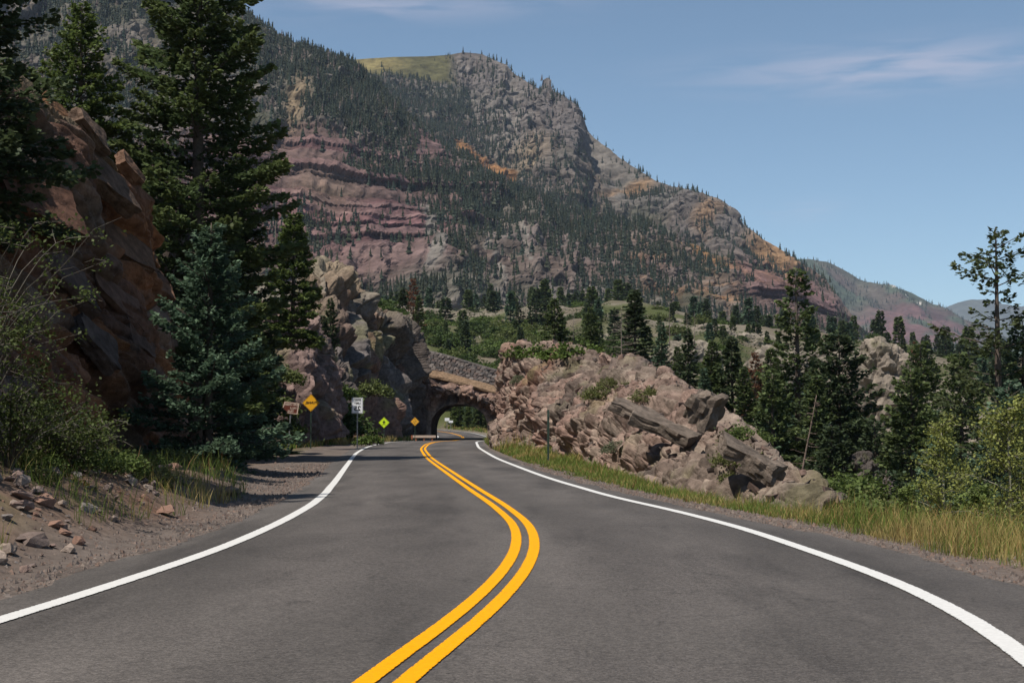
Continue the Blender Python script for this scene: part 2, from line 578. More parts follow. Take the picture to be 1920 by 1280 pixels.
m, t, b = new_mat("asphalt")
tcn = N(t, "ShaderNodeTexCoord")
na = N(t, "ShaderNodeTexNoise"); na.inputs["Scale"].default_value = 70; na.inputs["Detail"].default_value = 3; na.inputs["Roughness"].default_value = 0.8
nb = N(t, "ShaderNodeTexNoise"); nb.inputs["Scale"].default_value = 0.35; nb.inputs["Detail"].default_value = 5
mp = N(t, "ShaderNodeMapping"); mp.inputs["Scale"].default_value = (1.0, 0.28, 1)
nc = N(t, "ShaderNodeTexNoise"); nc.inputs["Scale"].default_value = 1.6; nc.inputs["Detail"].default_value = 4
t.links.new(tcn.outputs["Object"], na.inputs["Vector"]); t.links.new(tcn.outputs["Object"], mp.inputs["Vector"])
t.links.new(mp.outputs[0], nb.inputs["Vector"]); t.links.new(mp.outputs[0], nc.inputs["Vector"])
ra = N(t, "ShaderNodeMapRange"); ra.inputs["From Min"].default_value = .25; ra.inputs["From Max"].default_value = .75; ra.inputs["To Min"].default_value = .4; ra.inputs["To Max"].default_value = 1.65
t.links.new(na.outputs["Fac"], ra.inputs["Value"])
rb = N(t, "ShaderNodeMapRange"); rb.inputs["From Min"].default_value = .35; rb.inputs["From Max"].default_value = .65; rb.inputs["To Min"].default_value = .76; rb.inputs["To Max"].default_value = 1.2
t.links.new(nb.outputs["Fac"], rb.inputs["Value"])
rc = N(t, "ShaderNodeMapRange"); rc.inputs["From Min"].default_value = .3; rc.inputs["From Max"].default_value = .7; rc.inputs["To Min"].default_value = .88; rc.inputs["To Max"].default_value = 1.12
t.links.new(nc.outputs["Fac"], rc.inputs["Value"])
# wheel tracks: slightly darker polished bands across the lane (UV u runs across the road)
uvn = N(t, "ShaderNodeUVMap"); sx = N(t, "ShaderNodeSeparateXYZ"); t.links.new(uvn.outputs[0], sx.inputs[0])
wv = N(t, "ShaderNodeMath", operation="MULTIPLY"); wv.inputs[1].default_value = 25.1
t.links.new(sx.outputs[0], wv.inputs[0])
cs = N(t, "ShaderNodeMath", operation="COSINE"); t.links.new(wv.outputs[0], cs.inputs[0])
rw = N(t, "ShaderNodeMapRange"); rw.inputs["From Min"].default_value = -1; rw.inputs["From Max"].default_value = 1; rw.inputs["To Min"].default_value = .90; rw.inputs["To Max"].default_value = 1.06
t.links.new(cs.outputs[0], rw.inputs["Value"])
# aggregate: single stones lighter or darker than the binder
vs = N(t, "ShaderNodeTexVoronoi"); vs.inputs["Scale"].default_value = 48
t.links.new(tcn.outputs["Object"], vs.inputs["Vector"])
ss = N(t, "ShaderNodeSeparateColor"); t.links.new(vs.outputs["Color"], ss.inputs[0])
rs_ = N(t, "ShaderNodeMapRange"); rs_.inputs["To Min"].default_value = .72; rs_.inputs["To Max"].default_value = 1.28
t.links.new(ss.outputs[0], rs_.inputs["Value"])
# old tar patches and long dark streaks
np_ = N(t, "ShaderNodeTexNoise"); np_.inputs["Scale"].default_value = 0.9; np_.inputs["Detail"].default_value = 7; np_.inputs["Roughness"].default_value = .62
mp2 = N(t, "ShaderNodeMapping"); mp2.inputs["Scale"].default_value = (1.0, .16, 1); mp2.inputs["Location"].default_value = (7.3, 2.1, 0)
t.links.new(tcn.outputs["Object"], mp2.inputs["Vector"]); t.links.new(mp2.outputs[0], np_.inputs["Vector"])
rp = N(t, "ShaderNodeMapRange"); rp.inputs["From Min"].default_value = .52; rp.inputs["From Max"].default_value = .66; rp.inputs["To Min"].default_value = 1.04; rp.inputs["To Max"].default_value = .74
t.links.new(np_.outputs["Fac"], rp.inputs["Value"])
pr = rw.outputs[0]
for o_ in (ra, rb, rc, rs_, rp):
    mm = N(t, "ShaderNodeMath", operation="MULTIPLY"); t.links.new(pr, mm.inputs[0]); t.links.new(o_.outputs[0], mm.inputs[1]); pr = mm.outputs[0]
v = N(t, "ShaderNodeVectorMath", operation="SCALE"); v.inputs[0].default_value = (0.077, 0.067, 0.060)
t.links.new(pr, v.inputs["Scale"])
# fine cracks
vo = N(t, "ShaderNodeTexVoronoi", feature="DISTANCE_TO_EDGE"); vo.inputs["Scale"].default_value = 0.32
nd = N(t, "ShaderNodeTexNoise"); nd.inputs["Scale"].default_value = 1.5; nd.inputs["Detail"].default_value = 6
t.links.new(tcn.outputs["Object"], nd.inputs["Vector"])
ad = N(t, "ShaderNodeVectorMath", operation="ADD"); t.links.new(tcn.outputs["Object"], ad.inputs[0]); t.links.new(nd.outputs["Color"], ad.inputs[1])
t.links.new(ad.outputs[0], vo.inputs["Vector"])
rk = N(t, "ShaderNodeMapRange"); rk.inputs["From Min"].default_value = 0.0; rk.inputs["From Max"].default_value = 0.006; rk.inputs["To Min"].default_value = 0.72; rk.inputs["To Max"].default_value = 1
t.links.new(vo.outputs["Distance"], rk.inputs["Value"])
v2 = N(t, "ShaderNodeVectorMath", operation="SCALE"); t.links.new(v.outputs[0], v2.inputs[0]); t.links.new(rk.outputs[0], v2.inputs["Scale"])
t.links.new(v2.outputs[0], b.inputs["Base Color"])
b.inputs["Roughness"].default_value = 0.82
bp = N(t, "ShaderNodeBump"); bp.inputs["Strength"].default_value = 0.45; bp.inputs["Distance"].default_value = 0.012
t.links.new(na.outputs["Fac"], bp.inputs["Height"]); t.links.new(bp.outputs[0], b.inputs["Normal"])
M_ASPH = m
V, fcs, uv = strip(yroad, edge_l, edge_r, 15, 0.03)
V[:, 0, 2] -= 0.03; V[:, -1, 2] -= 0.03
tag(link("road", mk_mesh("road", V, fcs, M_ASPH, None, True, uv)), kind="structure")


def paint_mat(name, c, wear, jag=0.0, rough=0.55):
    """Road paint worn away along its edges (UV u across the line, v along the road)."""
    m, t, b = new_mat(name)
    tcn = N(t, "ShaderNodeTexCoord")
    n1 = N(t, "ShaderNodeTexNoise"); n1.inputs["Scale"].default_value = 22; n1.inputs["Detail"].default_value = 6; n1.inputs["Roughness"].default_value = .75
    t.links.new(tcn.outputs["Object"], n1.inputs["Vector"])
    mpx = N(t, "ShaderNodeMapping"); mpx.inputs["Scale"].default_value = (3.0, 0.8, 1)
    n2 = N(t, "ShaderNodeTexNoise"); n2.inputs["Scale"].default_value = 1.7; n2.inputs["Detail"].default_value = 5
    t.links.new(tcn.outputs["Object"], mpx.inputs["Vector"]); t.links.new(mpx.outputs[0], n2.inputs["Vector"])
    uvn = N(t, "ShaderNodeUVMap"); sx = N(t, "ShaderNodeSeparateXYZ"); t.links.new(uvn.outputs[0], sx.inputs[0])
    d1 = N(t, "ShaderNodeMath", operation="SUBTRACT"); d1.inputs[1].default_value = 0.5; t.links.new(sx.outputs[0], d1.inputs[0])
    d2 = N(t, "ShaderNodeMath", operation="ABSOLUTE"); t.links.new(d1.outputs[0], d2.inputs[0])
    # keep = edge distance + noise
    e1 = N(t, "ShaderNodeMath", operation="MULTIPLY_ADD"); e1.inputs[1].default_value = 0.55; e1.inputs[2].default_value = 0.0
    t.links.new(n1.outputs["Fac"], e1.inputs[0])
    e2 = N(t, "ShaderNodeMath", operation="MULTIPLY_ADD"); e2.inputs[1].default_value = jag
    t.links.new(n2.outputs["Fac"], e2.inputs[0]); t.links.new(e1.outputs[0], e2.inputs[2])
    e3 = N(t, "ShaderNodeMath", operation="ADD"); t.links.new(e2.outputs[0], e3.inputs[0]); t.links.new(d2.outputs[0], e3.inputs[1])
    k = N(t, "ShaderNodeMapRange"); k.inputs["From Min"].default_value = wear; k.inputs["From Max"].default_value = wear + 0.06
    k.inputs["To Min"].default_value = 1; k.inputs["To Max"].default_value = 0
    t.links.new(e3.outputs[0], k.inputs["Value"])
    v = N(t, "ShaderNodeVectorMath", operation="SCALE"); v.inputs[0].default_value = c
    r = N(t, "ShaderNodeMapRange"); r.inputs["From Min"].default_value = .3; r.inputs["From Max"].default_value = .7; r.inputs["To Min"].default_value = .86; r.inputs["To Max"].default_value = 1.08
    t.links.new(n1.outputs["Fac"], r.inputs["Value"]); t.links.new(r.outputs[0], v.inputs["Scale"])
    t.links.new(v.outputs[0], b.inputs["Base Color"]); b.inputs["Roughness"].default_value = rough; b.inputs["Specular IOR Level"].default_value = 0.05
    tr = N(t, "ShaderNodeBsdfTransparent"); mx = N(t, "ShaderNodeMixShader")
    out = t.nodes["Material Output"]
    t.links.new(k.outputs[0], mx.inputs[0]); t.links.new(tr.outputs[0], mx.inputs[1]); t.links.new(b.outputs[0], mx.inputs[2])
    t.links.new(mx.outputs[0], out.inputs["Surface"])
    return m


M_YEL = paint_mat("yellow_paint", (0.74, 0.31, 0.001), 0.79, 0.11)
M_WHT = paint_mat("white_paint", (0.56, 0.545, 0.52), 0.79, 0.12)
ypaint = np.concatenate([np.arange(-60, 0, 1.0), np.arange(0, 60, 0.25), np.arange(60, 300, 1.0)])


def line(name, fa, fb, mat, dz, ysamp=ypaint):
    V, fcs, uv = strip(ysamp, fa, fb, 4, dz)
    return tag(link(name, mk_mesh(name, V, fcs, mat, None, True, uv)), kind="structure")


def slopecos(f, y):
    return np.sqrt(1 + np.gradient(f(y), y) ** 2)


for sgn in (-1, 1):
    line("yellow_centre_line", lambda y, s=sgn: xc(y) + (s * 0.105 - 0.062) * slopecos(xc, y), lambda y, s=sgn: xc(y) + (s * 0.105 + 0.062) * slopecos(xc, y), M_YEL, 0.039)
line("white_edge_line", lambda y: xl(y) - 0.085 * slopecos(xl, y), lambda y: xl(y) + 0.085 * slopecos(xl, y), M_WHT, 0.039)
line("white_edge_line", lambda y: xr(y) - 0.085 * slopecos(xr, y), lambda y: xr(y) + 0.085 * slopecos(xr, y), M_WHT, 0.039)

# ------------------------------------------------------------------ mountains


def interp_poly(pts, u):
    a = np.array(pts, float)
    return np.interp(u, a[:, 0], a[:, 1])


def mountain(u, ridge, ridge_d, base_y, base_d, nv, g, back=8):
    """Slope from base to ridge (silhouette known along the ridge), plus a back slope so it is a solid hill."""
    v = np.linspace(0, 1, nv)
    ry = interp_poly(ridge, u)[None, :]; rd = interp_poly(ridge_d, u)[None, :]
    by = interp_poly(base_y, u)[None, :]; bd = interp_poly(base_d, u)[None, :]
    vv = v[:, None]
    yy = by + (ry - by) * vv
    dd = bd + (rd - bd) * g(vv)
    front = PP(np.broadcast_to(u[None, :], yy.shape), yy, dd)
    last = front[-1]
    out = [front]
    tot = np.maximum(last[:, 2] + 40, 5)
    for k in range(1, back + 1):
        f = (k / back) ** 1.5
        bk = last.copy(); bk[:, 1] += f * 1.25 * tot; bk[:, 0] *= bk[:, 1] / last[:, 1]; bk[:, 2] -= f * tot
        out.append(bk[None])
    return np.concatenate(out), yy


def soft_poly(px, py, cx, cy, rx, ry, ang=0.0, soft=0.35):
    c, s = math.cos(ang), math.sin(ang)
    dx = (px - cx) * c + (py - cy) * s; dy = -(px - cx) * s + (py - cy) * c
    r = np.sqrt((dx / rx) ** 2 + (dy / ry) ** 2)
    return sstep(1 + soft, 1 - soft, r)


# geological colours (real rock, soil and meadow colours)
C_GREY = np.array([0.098, 0.088, 0.078]); C_BROWN = np.array([0.088, 0.070, 0.055]); C_RED = np.array([0.104, 0.053, 0.053]); C_REDL = np.array([0.154, 0.095, 0.088])
C_ORANGE = np.array([0.163, 0.081, 0.032]); C_TAN = np.array([0.176, 0.130, 0.081]); C_SCREE = np.array([0.130, 0.114, 0.098]); C_MEADOW = np.array([0.062, 0.057, 0.025]); C_LILAC = np.array([0.101, 0.086, 0.081])
C_BRUSH = .85 * np.array([0.049, 0.052, 0.029])

FOREST = []       # (positions, density weight) of forest ground


def strata(z, period, seed, x=None):
    """Beds of uneven thickness: returns stepped offset -1..1 and a bed colour number."""
    q = z / period
    p = np.stack([q * 0, q * 0, q], -1)
    q = q + 0.6 * vnoise(np.stack([q * 0.7, q * 0, q * 0], -1), seed)
    i = np.floor(q); f = q - i
    r = hashf(i.astype(np.int64), i.astype(np.int64) * 0, i.astype(np.int64) * 0, seed + 3)
    return (r * 2 - 1) + (f - .5) * 0.5, r


# ---- front spur: the long lower mountain with the red cliffs
u = np.arange(-420, 1655, 3.1)
ridge = [(-420, -260), (0, -120), (300, -40), (400, 0), (480, 40), (520, 72), (560, 90), (610, 103), (650, 120), (690, 150), (730, 190), (780, 235), (800, 250), (830, 275), (870, 305), (920, 330), (980, 362), (1050, 392), (1130, 415), (1220, 440), (1300, 462), (1400, 500), (1480, 528), (1540, 560), (1590, 596), (1625, 625), (1660, 650)]
rdep = [(-420, 1500), (480, 1620), (800, 1560), (1100, 1480), (1400, 1500), (1660, 1600)]
basey = [(-420, 690), (400, 690), (1660, 690)]
based = [(-420, 760), (600, 800), (1000, 860), (1400, 1000), (1660, 1250)]
Gm, yy = mountain(u, ridge, rdep, basey, based, 340, lambda v: 0.55 * v ** 1.15 + 0.45 * v ** 2)
px, py = TOPIX(Gm)
nrm = grid_normals(Gm)
nrm = np.where((nrm[..., 1] > 0)[..., None], -nrm, nrm)
L = Gm / 100.0
wx = px + 22 * fbm(L * 1.3, 4, 301); wy = py + 22 * fbm(L * 1.3, 4, 302)
redz = np.maximum(soft_poly(wx, wy, 560, 360, 330, 108, 0.12, .25) * sstep(245, 262, wy), 0)
redz = np.maximum(redz, soft_poly(wx, wy, 800, 285, 45, 55, 0, .3) * .7)
redz = np.maximum(redz, soft_poly(wx, wy, 640, 470, 200, 55, .1, .5) * .45)
redz = np.maximum(redz, soft_poly(wx, wy, 1500, 555, 130, 70, .35, .4) * .9)
redz = np.maximum(redz, soft_poly(wx, wy, 1050, 500, 230, 70, .1, .6) * .22)
zs = Gm[..., 2] + 4 * fbm(L * 0.5, 3, 311) - 0.05 * Gm[..., 0]
st1, bed1 = strata(zs, 12.0, 320)
st2, bed2 = strata(zs, 5.0, 330)
gul = ridged(np.stack([Gm[..., 0] / 120 + .3 * fbm(L, 3, 340), Gm[..., 1] * 0 + 1.0, Gm[..., 2] / 520], -1), 4, 341)
gulf = ridged(np.stack([Gm[..., 0] / 34 + .4 * fbm(L * 2, 3, 342), Gm[..., 1] / 300, Gm[..., 2] / 150], -1), 3, 343)
bl, bh, _ = blocks(Gm, np.eye(3), (42, 42, 60), 350, 1.0, 0.6)
bl2, bh2, _ = blocks(Gm, np.eye(3), (13, 13, 17), 360, 1.0, 0.5)
edge = sstep(0, 0.12, np.clip((py - interp_poly(ridge, px)) / 300, 0, 1))
amp = 0.35 + 0.65 * edge
disp = amp * ((1 - .65 * redz) * (40 * (gul - .35) + 3.5 * bl * (1 - redz) + 5 * fbm(L * 1.7, 4, 370)) + 1.8 * bl2 * (1 - .8 * redz) + 9.0 * gulf * (1 - .4 * redz) + (redz + .2) * (3.2 * st1 + 3.2 * st2) + 2.5 * ridged(L * np.array([5.0, 5.0, 2.0]), 3, 371))
front = np.arange(Gm.shape[0]) < 340
disp = disp * front[:, None]
out = nrm * np.array([1, 1, 0.35]); out /= np.linalg.norm(out, axis=-1, keepdims=True)
Gm2 = Gm + out * disp[..., None]
c = np.zeros(Gm.shape) + C_BROWN
c = mixc3(c, C_GREY, sstep(-.2, .3, fbm(L * .7, 4, 380)))
c = mixc3(c, C_BRUSH, sstep(-.05, .35, fbm(L * 1.6, 5, 381) + .15) * .75 * (1 - redz))
c = mixc3(c, C_SCREE, sstep(.25, .6, gulf) * .5 * (1 - redz))
c = mixc3(c, C_RED * (.62 + .75 * bed1[..., None]), redz * .92)
c = mixc3(c, C_REDL, redz * sstep(.55, .8, bed2) * .8)
c = mixc3(c, C_RED * .45, redz * sstep(.35, .15, bed2) * .8)
c = mixc3(c, C_BRUSH, redz * sstep(.3, .1, bed1) * .25)
c = mixc3(c, C_TAN, soft_poly(wx, wy, 540, 215, 32, 42, .2, .7) * .9)
c = mixc3(c, C_TAN, soft_poly(wx, wy, 610, 365, 60, 40, 0, .9) * .35)
c = mixc3(c, C_SCREE * 1.1, sstep(16, 7, np.abs(px + 6 * fbm(L * 3, 3, 390) - np.interp(py, [380, 470, 540], [792, 796, 788]))) * sstep(375, 395, py) * sstep(540, 500, py))
for xa, ya, xb, yb, wd in ((905, 460, 958, 572, 6), (968, 428, 985, 505, 4), (1010, 430, 1003, 470, 4)):
    tt = np.clip((py - ya) / (yb - ya), 0, 1)
    c = mixc3(c, C_SCREE * 1.15, sstep(wd * 1.5, wd * .5, np.abs(px + 4 * fbm(L * 4, 3, 391) - (xa + (xb - xa) * tt))) * (py > ya) * (py < yb) * .85)
for cx, cy, rx, ry, an, am in ((1325, 495, 55, 18, .35, .7), (1345, 565, 45, 22, .5, .85), (1290, 470, 40, 14, .3, .5), (1240, 560, 60, 14, .2, .5), (1080, 425, 16, 7, 0, .7), (1455, 500, 42, 55, .5, .55), (1190, 505, 50, 16, .4, .45), (1400, 540, 30, 10, .5, .5)):
    c = mixc3(c, C_ORANGE * (.65 + .5 * bh2[..., :1]), soft_poly(wx, wy, cx, cy, rx, ry, an, .8) * am * sstep(-.5, .2, fbm(L * 5, 3, 392)))
c = c * (0.8 + 0.4 * bh2[..., :1]) * (1 + .18 * fbm(L * 9, 3, 393))[..., None]
tag(link("mountain_spur", mk_mesh("mountain_spur", Gm2, grid_faces(*Gm2.shape[:2]), M_MOUNT, c)), kind="structure")
dens = np.clip(.10 + 1.5 * sstep(-.15, .30, fbm(L * 1.5, 5, 395)), 0, 1.5) * (.35 + .65 * sstep(.75, .25, gulf))
dens = dens * (1 - .96 * redz)
dens = dens + 1.2 * soft_poly(wx, wy, 600, 170, 180, 70, .45, .4) + 1.1 * soft_poly(wx, wy, 740, 330, 90, 22, .3, .5) + 0.9 * soft_poly(wx, wy, 1000, 400, 190, 32, .25, .5)
dens = dens + 0.9 * soft_poly(wx, wy, 870, 380, 90, 70, .4, .5) + .6 * soft_poly(wx, wy, 1180, 500, 130, 60, .2, .6) + 1.0 * soft_poly(wx, wy, 560, 440, 90, 30, 0, .6)
dens = dens * (1 - soft_poly(wx, wy, 540, 215, 30, 40, .2, .5)) * (1 - .8 * soft_poly(wx, wy, 1345, 565, 40, 20, .5, .5)) * (1 - .6 * soft_poly(wx, wy, 1500, 560, 120, 70, .35, .4))
dens = dens * (py < 640) * front[:, None]
FOREST.append((Gm2, dens, 1.0))

# ---- the main peak behind it
u = np.arange(560, 1665, 3.1)
ridge2 = [(560, 130), (620, 118), (650, 113), (690, 110), (740, 107), (800, 106), (845, 103), (868, 99), (900, 102), (935, 116), (950, 122), (962, 140), (985, 152), (1010, 166), (1015, 170), (1018, 152), (1025, 146), (1031, 150), (1037, 174), (1060, 183), (1080, 196), (1090, 212), (1099, 246), (1110, 262), (1150, 292), (1190, 318), (1230, 340), (1262, 350), (1300, 358), (1345, 374), (1372, 392), (1390, 415), (1402, 428), (1440, 455), (1480, 478), (1510, 498), (1545, 525), (1575, 560), (1600, 600), (1612, 625), (1665, 660)]
rdep2 = [(560, 2500), (900, 2500), (1100, 2350), (1300, 2150), (1500, 1950), (1665, 1850)]
basey2 = [(560, 500), (900, 560), (1665, 720)]
based2 = [(560, 1700), (900, 1700), (1200, 1600), (1665, 1550)]
Gm, yy = mountain(u, ridge2, rdep2, basey2, based2, 300, lambda v: .5 * v + .5 * v ** 1.6)
px, py = TOPIX(Gm)
nrm = grid_normals(Gm)
nrm = np.where((nrm[..., 1] > 0)[..., None], -nrm, nrm)
L = Gm / 100.0
wx = px + 16 * fbm(L * 1.1, 4, 401); wy = py + 16 * fbm(L * 1.1, 4, 402)
flut = ridged(np.stack([Gm[..., 0] / 34 + .35 * fbm(L, 3, 410), Gm[..., 1] * 0, Gm[..., 2] / 260], -1), 4, 411)
gul = ridged(np.stack([Gm[..., 0] / 150 + .3 * fbm(L * .6, 3, 412), Gm[..., 1] * 0 + 2, Gm[..., 2] / 600], -1), 4, 413)
bl, bh, _ = blocks(Gm, np.eye(3), (48, 48, 80), 420, 1.0, .6)
bl2, bh2, _ = blocks(Gm, np.eye(3), (16, 16, 24), 430, 1.0, .5)
cliff = np.clip(soft_poly(wx, wy, 1010, 215, 120, 75, .35, .35) + soft_poly(wx, wy, 900, 118, 75, 26, .1, .3) + .7 * soft_poly(wx, wy, 1330, 430, 90, 60, .4, .5) + .5 * soft_poly(wx, wy, 1000, 300, 130, 60, .3, .6), 0, 1)
st1, bed1 = strata(Gm[..., 2] + 8 * fbm(L * .5, 3, 440) - .04 * Gm[..., 0], 14.0, 441)
redz = np.clip(soft_poly(wx, wy, 1490, 560, 110, 60, .5, .4), 0, 1)
meadow = sstep(150, 141, py - 8 * fbm(L, 3, 445) - 0.02 * (px - 650)) * sstep(640, 665, px) * sstep(860, 835, px)
edge = sstep(0, .1, np.clip((py - interp_poly(ridge2, px)) / 220, 0, 1))
front = np.arange(Gm.shape[0]) < 300
disp = (.22 + .78 * edge) * (1 - .93 * meadow) * (46 * (gul - .35) + 5 * bl + 2.5 * bl2 + cliff * 24 * (flut - .3) + 7 * fbm(L * 1.5, 4, 450) + (redz + .25 * cliff + .1) * 8 * st1 + 3 * ridged(L * np.array([4.0, 4.0, 1.5]), 3, 451))
disp = disp * front[:, None]
out = nrm * np.array([1, 1, 0.35]); out /= np.linalg.norm(out, axis=-1, keepdims=True)
Gm2 = Gm + out * disp[..., None]
c = np.zeros(Gm.shape) + C_BROWN
c = mixc3(c, C_GREY, sstep(-.25, .25, fbm(L * .6, 4, 460)))
c = mixc3(c, C_LILAC, cliff * .75)
c = mixc3(c, C_BRUSH, sstep(0, .4, fbm(L * 1.5, 5, 461)) * .6 * (1 - cliff))
c = mixc3(c, C_RED * (.7 + .6 * bed1[..., None]), redz * .85)
c = mixc3(c, C_SCREE, soft_poly(wx, wy, 925, 250, 60, 80, .3, .8) * .5 * sstep(0, .4, flut))
c = mixc3(c, C_TAN, soft_poly(wx, wy, 1000, 290, 26, 40, .35, .8) * .7)
c = mixc3(c, C_TAN, soft_poly(wx, wy, 960, 300, 30, 28, .2, .8) * .4)
chute = sstep(.25, -.15, gul) * sstep(-.1, .25, fbm(L * 2.2, 3, 468)) * (py < 420)
c = mixc3(c, C_SCREE * 1.1, chute * .7)
# the long orange scree slope
tt = np.clip((px - 853) / 120.0, 0, 1)
dy_ = py + 5 * fbm(L * 3, 3, 465) - (264 + 66 * tt)
orange = sstep(-3, 3, px - 852) * sstep(978, 965, px) * sstep(14 + 8 * np.sin(tt * 3.1), 8, np.abs(dy_))
c = mixc3(c, C_ORANGE * (.75 + .5 * bh2[..., :1]), orange * .95)
for cx, cy, rx, ry, an, am in ((1325, 420, 20, 34, .5, .7), (1450, 478, 52, 26, .6, .9), (1465, 500, 40, 40, .5, .6), (1200, 345, 22, 9, 0, .75), (1150, 352, 70, 6, -.25, .55), (1110, 330, 30, 12, .3, .4)):
    c = mixc3(c, (C_ORANGE * .6 + C_TAN * .4) * (.7 + .5 * bh2[..., :1]), soft_poly(wx, wy, cx, cy, rx, ry, an, .7) * am)
c = mixc3(c, C_MEADOW * (1 + .25 * fbm(L * 4, 3, 466))[..., None], meadow)
c = mixc3(c, np.array([.19, .15, .06]), meadow * soft_poly(px, py, 700, 120, 50, 14, 0, .8) * .7)
c = c * (.8 + .4 * bh2[..., :1]) * (1 + .18 * fbm(L * 8, 3, 467))[..., None]
tag(link("mountain", mk_mesh("mountain", Gm2, grid_faces(*Gm2.shape[:2]), M_MOUNT, c)), kind="structure")
dens = np.clip(.10 + 1.4 * sstep(-.12, .28, fbm(L * 1.4, 5, 470)), 0, 1.4) * (1 - .72 * cliff) * (1 - .985 * meadow) * (1 - orange) * (1 - .6 * redz)
dens = dens + 1.2 * soft_poly(wx, wy, 800, 210, 140, 55, .2, .4) * (1 - orange) + .9 * soft_poly(wx, wy, 1010, 350, 150, 30, .4, .5) * (1 - orange)
dens = dens * (1 - soft_poly(wx, wy, 1450, 478, 50, 26, .6, .5)) * front[:, None] * (1 - .85 * chute)
FOREST.append((Gm2, dens, 1.0))

# ---- the next mountain down the valley, and one beyond it
u = np.arange(1380, 2450, 3.4)
ridge3 = [(1380, 470), (1470, 486), (1520, 486), (1550, 492), (1575, 505), (1610, 524), (1650, 534), (1690, 542), (1715, 552), (1745, 568), (1775, 578), (1810, 600), (1850, 615), (1900, 640), (1980, 672), (2450, 700)]
Gm, yy = mountain(u, ridge3, [(1380, 5200), (1900, 5600), (2450, 5200)], [(1380, 700), (2450, 720)], [(1380, 3600), (2450, 3300)], 120, lambda v: v)
px, py = TOPIX(Gm); L = Gm / 300.0
nrm = grid_normals(Gm); nrm = np.where((nrm[..., 1] > 0)[..., None], -nrm, nrm)
front = (np.arange(Gm.shape[0]) < 120)[:, None]
edge = sstep(0, .12, np.clip((py - interp_poly(ridge3, px)) / 90, 0, 1))
g3 = ridged(np.stack([Gm[..., 0] / 260 + .3 * fbm(L, 3, 501), Gm[..., 1] / 900, Gm[..., 2] / 500], -1), 4, 502)
Gm2 = Gm + nrm * (front * (.2 + .8 * edge) * (60 * (g3 - .3) + 30 * fbm(L * 2, 4, 503)))[..., None]
c = np.zeros(Gm.shape) + np.array([.06, .075, .05])
wx = px + 12 * fbm(L * 2, 4, 504); wy = py + 10 * fbm(L * 2, 4, 505)
st, bd = strata(Gm[..., 2] + 20 * fbm(L, 3, 506), 38, 507)
redz = np.clip(soft_poly(wx, wy, 1720, 625, 150, 46, .12, .5) + .5 * soft_poly(wx, wy, 1690, 570, 110, 16, .45, .8), 0, 1) * sstep(-.25, .15, fbm(L * 3, 4, 508) + .15)
c = mixc3(c, C_RED * 1.05 * (.75 + .6 * bd[..., None]), redz * .85)
c = mixc3(c, np.array([.5, .45, .40]), sstep(5, 1.5, np.abs(wy - np.interp(px, [1590, 1640, 1680, 1725], [520, 538, 548, 566]))) * (px > 1625) * (px < 1728) * sstep(-.1, .2, fbm(L * 8, 3, 509)))
c = mixc3(c, C_REDL, soft_poly(wx, wy, 1570, 512, 40, 5, .5, .8) * .5)
tag(link("far_mountain", mk_mesh("far_mountain", Gm2, grid_faces(*Gm2.shape[:2]), M_FARM, c)), kind="structure")
FOREST.append((Gm2, (1 - redz) * front * 1.0 * (py < 680), 1.15))
u = np.arange(1600, 2500, 9)
Gm, yy = mountain(u, [(1600, 600), (1740, 592), (1800, 572), (1850, 562), (1910, 575), (2000, 560), (2500, 620)], [(1600, 11500), (2500, 11500)], [(1600, 720), (2500, 720)], [(1600, 8500), (2500, 8500)], 40, lambda v: v)
L = Gm / 900.0
nrm = grid_normals(Gm); nrm = np.where((nrm[..., 1] > 0)[..., None], -nrm, nrm)
Gm2 = Gm + nrm * ((np.arange(Gm.shape[0]) < 40)[:, None] * 90 * fbm(L * 2, 4, 520))[..., None]
tag(link("distant_mountain", mk_mesh("distant_mountain", Gm2, grid_faces(*Gm2.shape[:2]), M_FARM, np.zeros(Gm.shape) + np.array([.07, .075, .06]), True)), kind="structure")

# ---- the forest on the mountains: far too many trees to count, one mass
rng = np.random.default_rng(11)


def far_tree(n=5):
    """A small ragged conifer: stacked skirts."""
    V = []; Fc = []
    k = 0
    lev = [(0.05, .34, .42), (.30, .25, .64), (.55, .17, .84), (.76, .10, 1.0)]
    for z0, r, z1 in lev:
        a = np.linspace(0, 2 * np.pi, n, endpoint=False) + rng.uniform(0, 2)
        rr = r * rng.uniform(.65, 1.25, n)
        ring = np.stack([np.cos(a) * rr * .62, np.sin(a) * rr * .62, z0 + rng.uniform(-.03, .05, n)], 1)
        V.append(ring); V.append([[0, 0, z1]])
        j = np.arange(n)
        Fc.append(np.stack([k + j, k + (j + 1) % n, np.full(n, k + n)], 1))
        k += n + 1
    return np.concatenate(V), np.concatenate(Fc)


